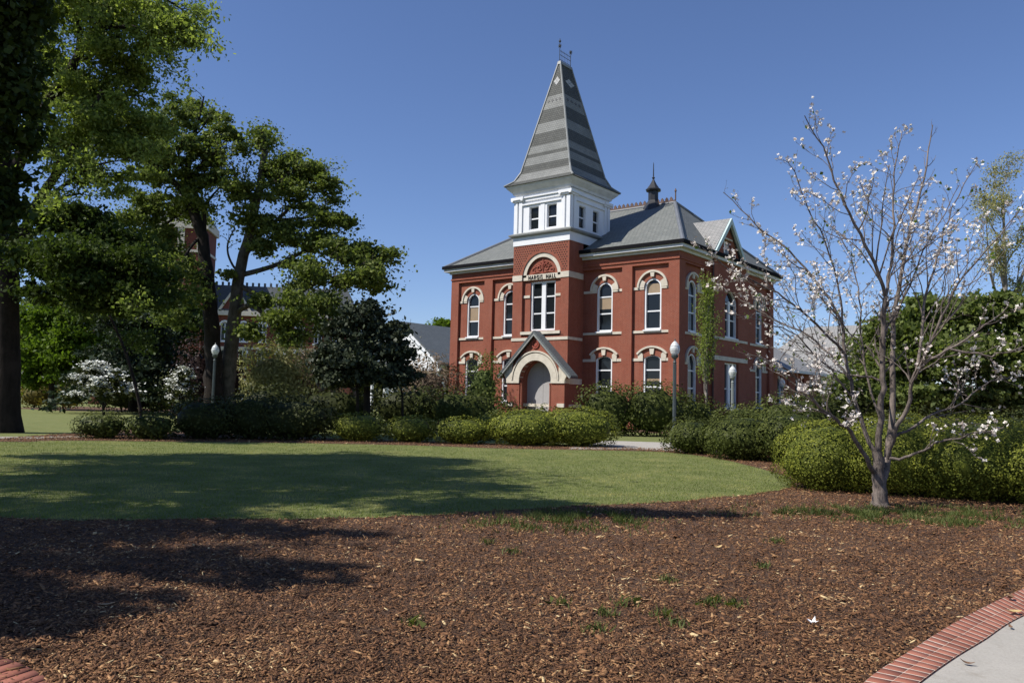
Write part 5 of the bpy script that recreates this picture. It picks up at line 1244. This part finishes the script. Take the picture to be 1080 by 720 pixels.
# ------------------------------------------------------------------ ground cover
rng = np.random.default_rng(12)
def scatter(n, latr, depr, power=1.0):
    d = depr[0] + (depr[1] - depr[0]) * rng.uniform(0, 1, n) ** power; l = rng.uniform(-1, 1, n) * (d * .66 + 1) if latr is None else rng.uniform(*latr, n)
    return CAM[0] + rt[0]*l + fw[0]*d, CAM[1] + rt[1]*l + fw[1]*d
def blades(name, x, y, h, wd, mat, label, cat, seed=1, z=.01):
    r = np.random.default_rng(seed); n = len(x); a = r.uniform(0, 6.28, n); hh = h * r.uniform(.5, 1.3, n); pn = np.array([noise.noise(Vector((p * .9, q_ * .9, 0))) + .5 * noise.noise(Vector((p * 3.5, q_ * 3.5, 5))) for p, q_ in zip(x, y)]) * 1.0 + .14; ln = r.normal(0, .45, (n, 2)) * hh[:, None]
    p = np.stack([x, y, np.full(n, z)], 1); s = np.stack([np.cos(a), np.sin(a), np.zeros(n)], 1) * wd
    tip = p + np.stack([ln[:, 0], ln[:, 1], hh], 1); V = np.stack([p - s, p + s, tip], 1).reshape(-1, 3)
    return tag(link(name, np_mesh(name, V, np.arange(3*n).reshape(-1, 3), np.repeat(np.clip(r.beta(2, 3.2, n) * .7 + pn, 0, 1), 3)), mat), label, cat, kind='stuff')
x, y = scatter(260000, None, (10.5, 30), 1.15)
ok = inside(LAWN_POLY, x, y); x, y = x[ok], y[ok]
blades('grass_blades', x, y, .034, .005, BLADE, 'short mown grass covering the curved lawn', 'grass', 2)
# bark chips
n = 420000
d = 4.2 + 27 * rng.uniform(0, 1, n) ** 1.9; l = rng.uniform(-1, 1, n) * (d * .67 + .8); x = CAM[0] + rt[0]*l + fw[0]*d; y = CAM[1] + rt[1]*l + fw[1]*d
pav_poly = np.array([[p[0], p[1]] for p in inn] + [[W(14, 3)[0], W(14, 3)[1]], [W(6, -3)[0], W(6, -3)[1]], [W(0, 2)[0], W(0, 2)[1]]])
bedp = np.array([[p[0], p[1]] for p in bed])
ok = inside(bedp, x, y) & ~inside(LAWN_POLY, x, y) & ~inside(pav_poly, x, y)
x, y = x[ok], y[ok]; n = len(x)
sz = .0052 * np.exp(rng.normal(0, .45, n)) * (1 + .055 * np.hypot(x - CAM[0], y - CAM[1])); asp = np.minimum(1.3 + 6 * rng.uniform(0, 1, n) ** 2.2, .055 / sz)
a = rng.uniform(0, 6.28, n); tl = rng.normal(0, .28, (n, 2)); ux = np.stack([np.cos(a), np.sin(a), tl[:, 0]], 1); uy = np.stack([-np.sin(a), np.cos(a), tl[:, 1]], 1)
big_ = rng.uniform(0, 1, n) < .02; sz = np.where(big_, sz * 1.8, sz)
low = np.array([noise.noise(Vector((p * 1.3, q_ * 1.3, 3))) for p, q_ in zip(x, y)]); mid_ = np.array([noise.noise(Vector((p * 4.5, q_ * 4.5, 9))) for p, q_ in zip(x, y)])
c = np.stack([x, y, .02 * np.maximum(0, mid_) + .012 + np.abs(rng.normal(0, .011, n)) + sz * .25], 1); s = sz[:, None]; k = asp[:, None]; nz = np.cross(ux, uy); th = (.28 * s)
q = [c - ux*s*k*.5 - uy*s*.35, c + ux*s*k*.35 - uy*s*.5, c + ux*s*k*.5 + uy*s*.3, c - ux*s*k*.3 + uy*s*.5]
V = np.stack(q + [p - nz*th for p in q], 1).reshape(-1, 3)
bs = np.arange(n)[:, None, None] * 8; fc = np.array([[0, 1, 2, 3], [0, 4, 5, 1], [1, 5, 6, 2], [2, 6, 7, 3], [3, 7, 4, 0]])[None]
Fq = (bs + fc).reshape(-1, 4); T = np.repeat(np.clip(rng.beta(1.6, 2.5, n) + .22 * low + .12 * mid_ + .03 + (rng.uniform(0, 1, n) < .012) * .4 + big_ * .08, 0, 1), 8)
tag(link('bark_chips', np_mesh('bark_chips', V, Fq, T), CHIP), 'reddish brown shredded bark mulch covering the foreground bed', 'mulch', kind='stuff')
# weeds under the dogwood and ragged grass creeping out of the lawn edge
def patch(cx, cy, sx_, sy_, n, ang=0):
    a = rng.normal(0, sx_, n); b_ = rng.normal(0, sy_, n); c0 = P(cx, cy, 10) * 0 + G(cx, cy); return c0[0] + rt[0]*a + fw[0]*b_, c0[1] + rt[1]*a + fw[1]*b_
X = []; Y = []
for u, v, a, b_, k in ((960, 545, .8, .35, 3600), (1010, 553, .8, .25, 1500), (880, 545, .9, .25, 900), (850, 540, .7, .3, 500), (600, 546, .5, .35, 2200), (560, 556, .5, .3, 900), (630, 552, .4, .3, 900), (1000, 540, 1.2, .3, 2000)):
    px, py = patch(u, v, a, b_, k); X.append(px); Y.append(py)
X = np.concatenate(X); Y = np.concatenate(Y)
dd = np.array([noise.noise(Vector((p, q_, 0)) * 2.3) for p, q_ in zip(X, Y)]) > -.05
blades('weed_cover', X[dd], Y[dd], .085, .009, WEED, 'ragged weeds creeping over the mulch at the dogwood foot and lawn edge', 'weeds', 3)
# small tufts of grass in the mulch: each one can be picked out
tufts = [(755, 637, 'right of centre in the mulch'), (715, 663, 'just left of the white fallen flower'), (640, 650, 'below the middle of the mulch bed'), (628, 668, 'lowest in the middle of the mulch bed'), (660, 640, 'beside the tan leaf'), (745, 641, 'left half of the widest tuft pair'), (770, 641, 'right half of the widest tuft pair'),
         (818, 573, 'on open mulch before the dogwood'), (805, 600, 'small one among bark chips'), (703, 615, 'upper middle of the mulch'), (515, 575, 'near the shaded lawn edge'), (435, 662, 'left of centre in sunny mulch'), (590, 640, 'thin one at centre'), (697, 652, 'leaning one'), (540, 585, 'below the dark lawn shadow')]
for i, (u, v, lb) in enumerate(tufts):
    g = G(u, v); r = np.random.default_rng(300 + i); k = 26 + int(r.integers(0, 24)); x = g[0] + r.normal(0, .05, k); y = g[1] + r.normal(0, .05, k)
    a = r.uniform(0, 6.28, k); hh = .06 * r.uniform(.5, 1.4, k); p = np.stack([x, y, np.full(k, .02)], 1); s = np.stack([np.cos(a), np.sin(a), np.zeros(k)], 1) * .006; mid = p + np.stack([r.normal(0, .015, k), r.normal(0, .015, k), hh * .6], 1)
    tip = p + np.stack([r.normal(0, .04, k), r.normal(0, .04, k), hh], 1); V = np.stack([p - s, p + s, mid + s*.7, tip, mid - s*.7], 1).reshape(-1, 3)
    V = V - np.array([g[0], g[1], 0])
    o = link('grass_tuft', np_mesh('grass_tuft', V, np.arange(5*k).reshape(-1, 5), np.repeat(r.uniform(.3, 1, k), 5)), WEED); o.location = (g[0], g[1], 0)
    tag(o, 'tiny green grass tuft sprouting from the bark, ' + lb, 'grass tuft', 'grass tufts in the mulch bed')
# fallen leaves and flower
LEAFT = plain('tan_dead_leaf', (.42, .26, .13), .7, .2, 30); LEAFY = plain('yellow_dead_leaf', (.5, .36, .16), .7, .2, 30); LEAFB = plain('brown_dead_leaf', (.14, .075, .04), .8, .2, 30)
def dead_leaf(u, v, L, wd, mat, label, curl=.3, rz=0, seed=0, z=.03):
    r = random.Random(seed); n = 9; vs = []; fs = []
    for i in range(n):
        t = i / (n-1); ww = wd * math.sin(math.pi * min(1, t*.96 + .03)) ** .8 * (1 + r.uniform(-.15, .15)); zc = curl * L * (t - .5) ** 2 * 2
        for s_ in (-1, 0, 1): vs.append(((t - .5) * L, s_ * ww / 2, zc + abs(s_) * ww * .22))
    for i in range(n-1):
        for j in range(2): b_ = i*3 + j; fs.append((b_, b_+3, b_+4, b_+1))
    me = bpy.data.meshes.new('fallen_leaf'); me.from_pydata(vs, [], fs); o = link('fallen_leaf', me, mat); g = G(u, v); o.location = (g[0], g[1], z); o.rotation_euler = (r.uniform(-.2, .2), r.uniform(-.2, .2), rz)
    return tag(o, label, 'fallen leaf', 'fallen leaves on the ground')
a0 = math.atan2(rt[1], rt[0])
dead_leaf(927, 607, .19, .07, LEAFT, 'large tan dead leaf lying on the mulch at the right', .35, a0, 1)
dead_leaf(1070, 652, .14, .06, LEAFY, 'yellowish dead leaf resting on the brick border', .25, a0 + .2, 2, .05)
dead_leaf(676, 636, .15, .05, LEAFT, 'slim tan dead leaf in the middle of the mulch', .3, a0 - .1, 3)
dead_leaf(1066, 637, .10, .06, LEAFB, 'crumpled brown leaf on the bricks near the right edge', .6, a0 + .8, 4, .05)
dead_leaf(1020, 705, .09, .03, LEAFB, 'dark brown leaf scrap on the pale concrete', .5, a0 - .3, 5, .035)
dead_leaf(757, 580, .12, .05, LEAFY, 'pale curled leaf on the mulch before the dogwood', .4, a0 + .4, 6)
dead_leaf(1066, 666, .06, .03, LEAFB, 'tiny dark leaf scrap on the concrete beside the bricks', .5, a0 + 1.3, 7, .035)
dead_leaf(112, 642, .13, .05, LEAFT, 'pale leaf in the shaded mulch at left', .3, a0 + .5, 8)
mb = MB(); g = G(857, 663)
for k in range(5):
    a = k * 1.26 + .3; q = np.array([math.cos(a), math.sin(a), 0]); pz = np.array([-q[1], q[0], 0]); L = .045 + .012 * (k % 2)
    mb.add([(0, 0, .0), q*L*.5 + pz*.014 + (0, 0, .012), q*L + (0, 0, .022 + .02*(k % 2)), q*L*.5 - pz*.014 + (0, 0, .012)], [(0, 1, 2, 3)])
me = bpy.data.meshes.new('fallen_flower'); me.from_pydata(mb.v, [], mb.f); o = link('fallen_flower', me, plain('white_petal', (.85, .85, .85), .6, .02)); o.location = (g[0], g[1], .045)
tag(o, 'single white fallen flower lying on the bark mulch', 'flower')
print('objects', len(bpy.data.objects), 'verts', sum(len(m_.vertices) for m_ in bpy.data.meshes))
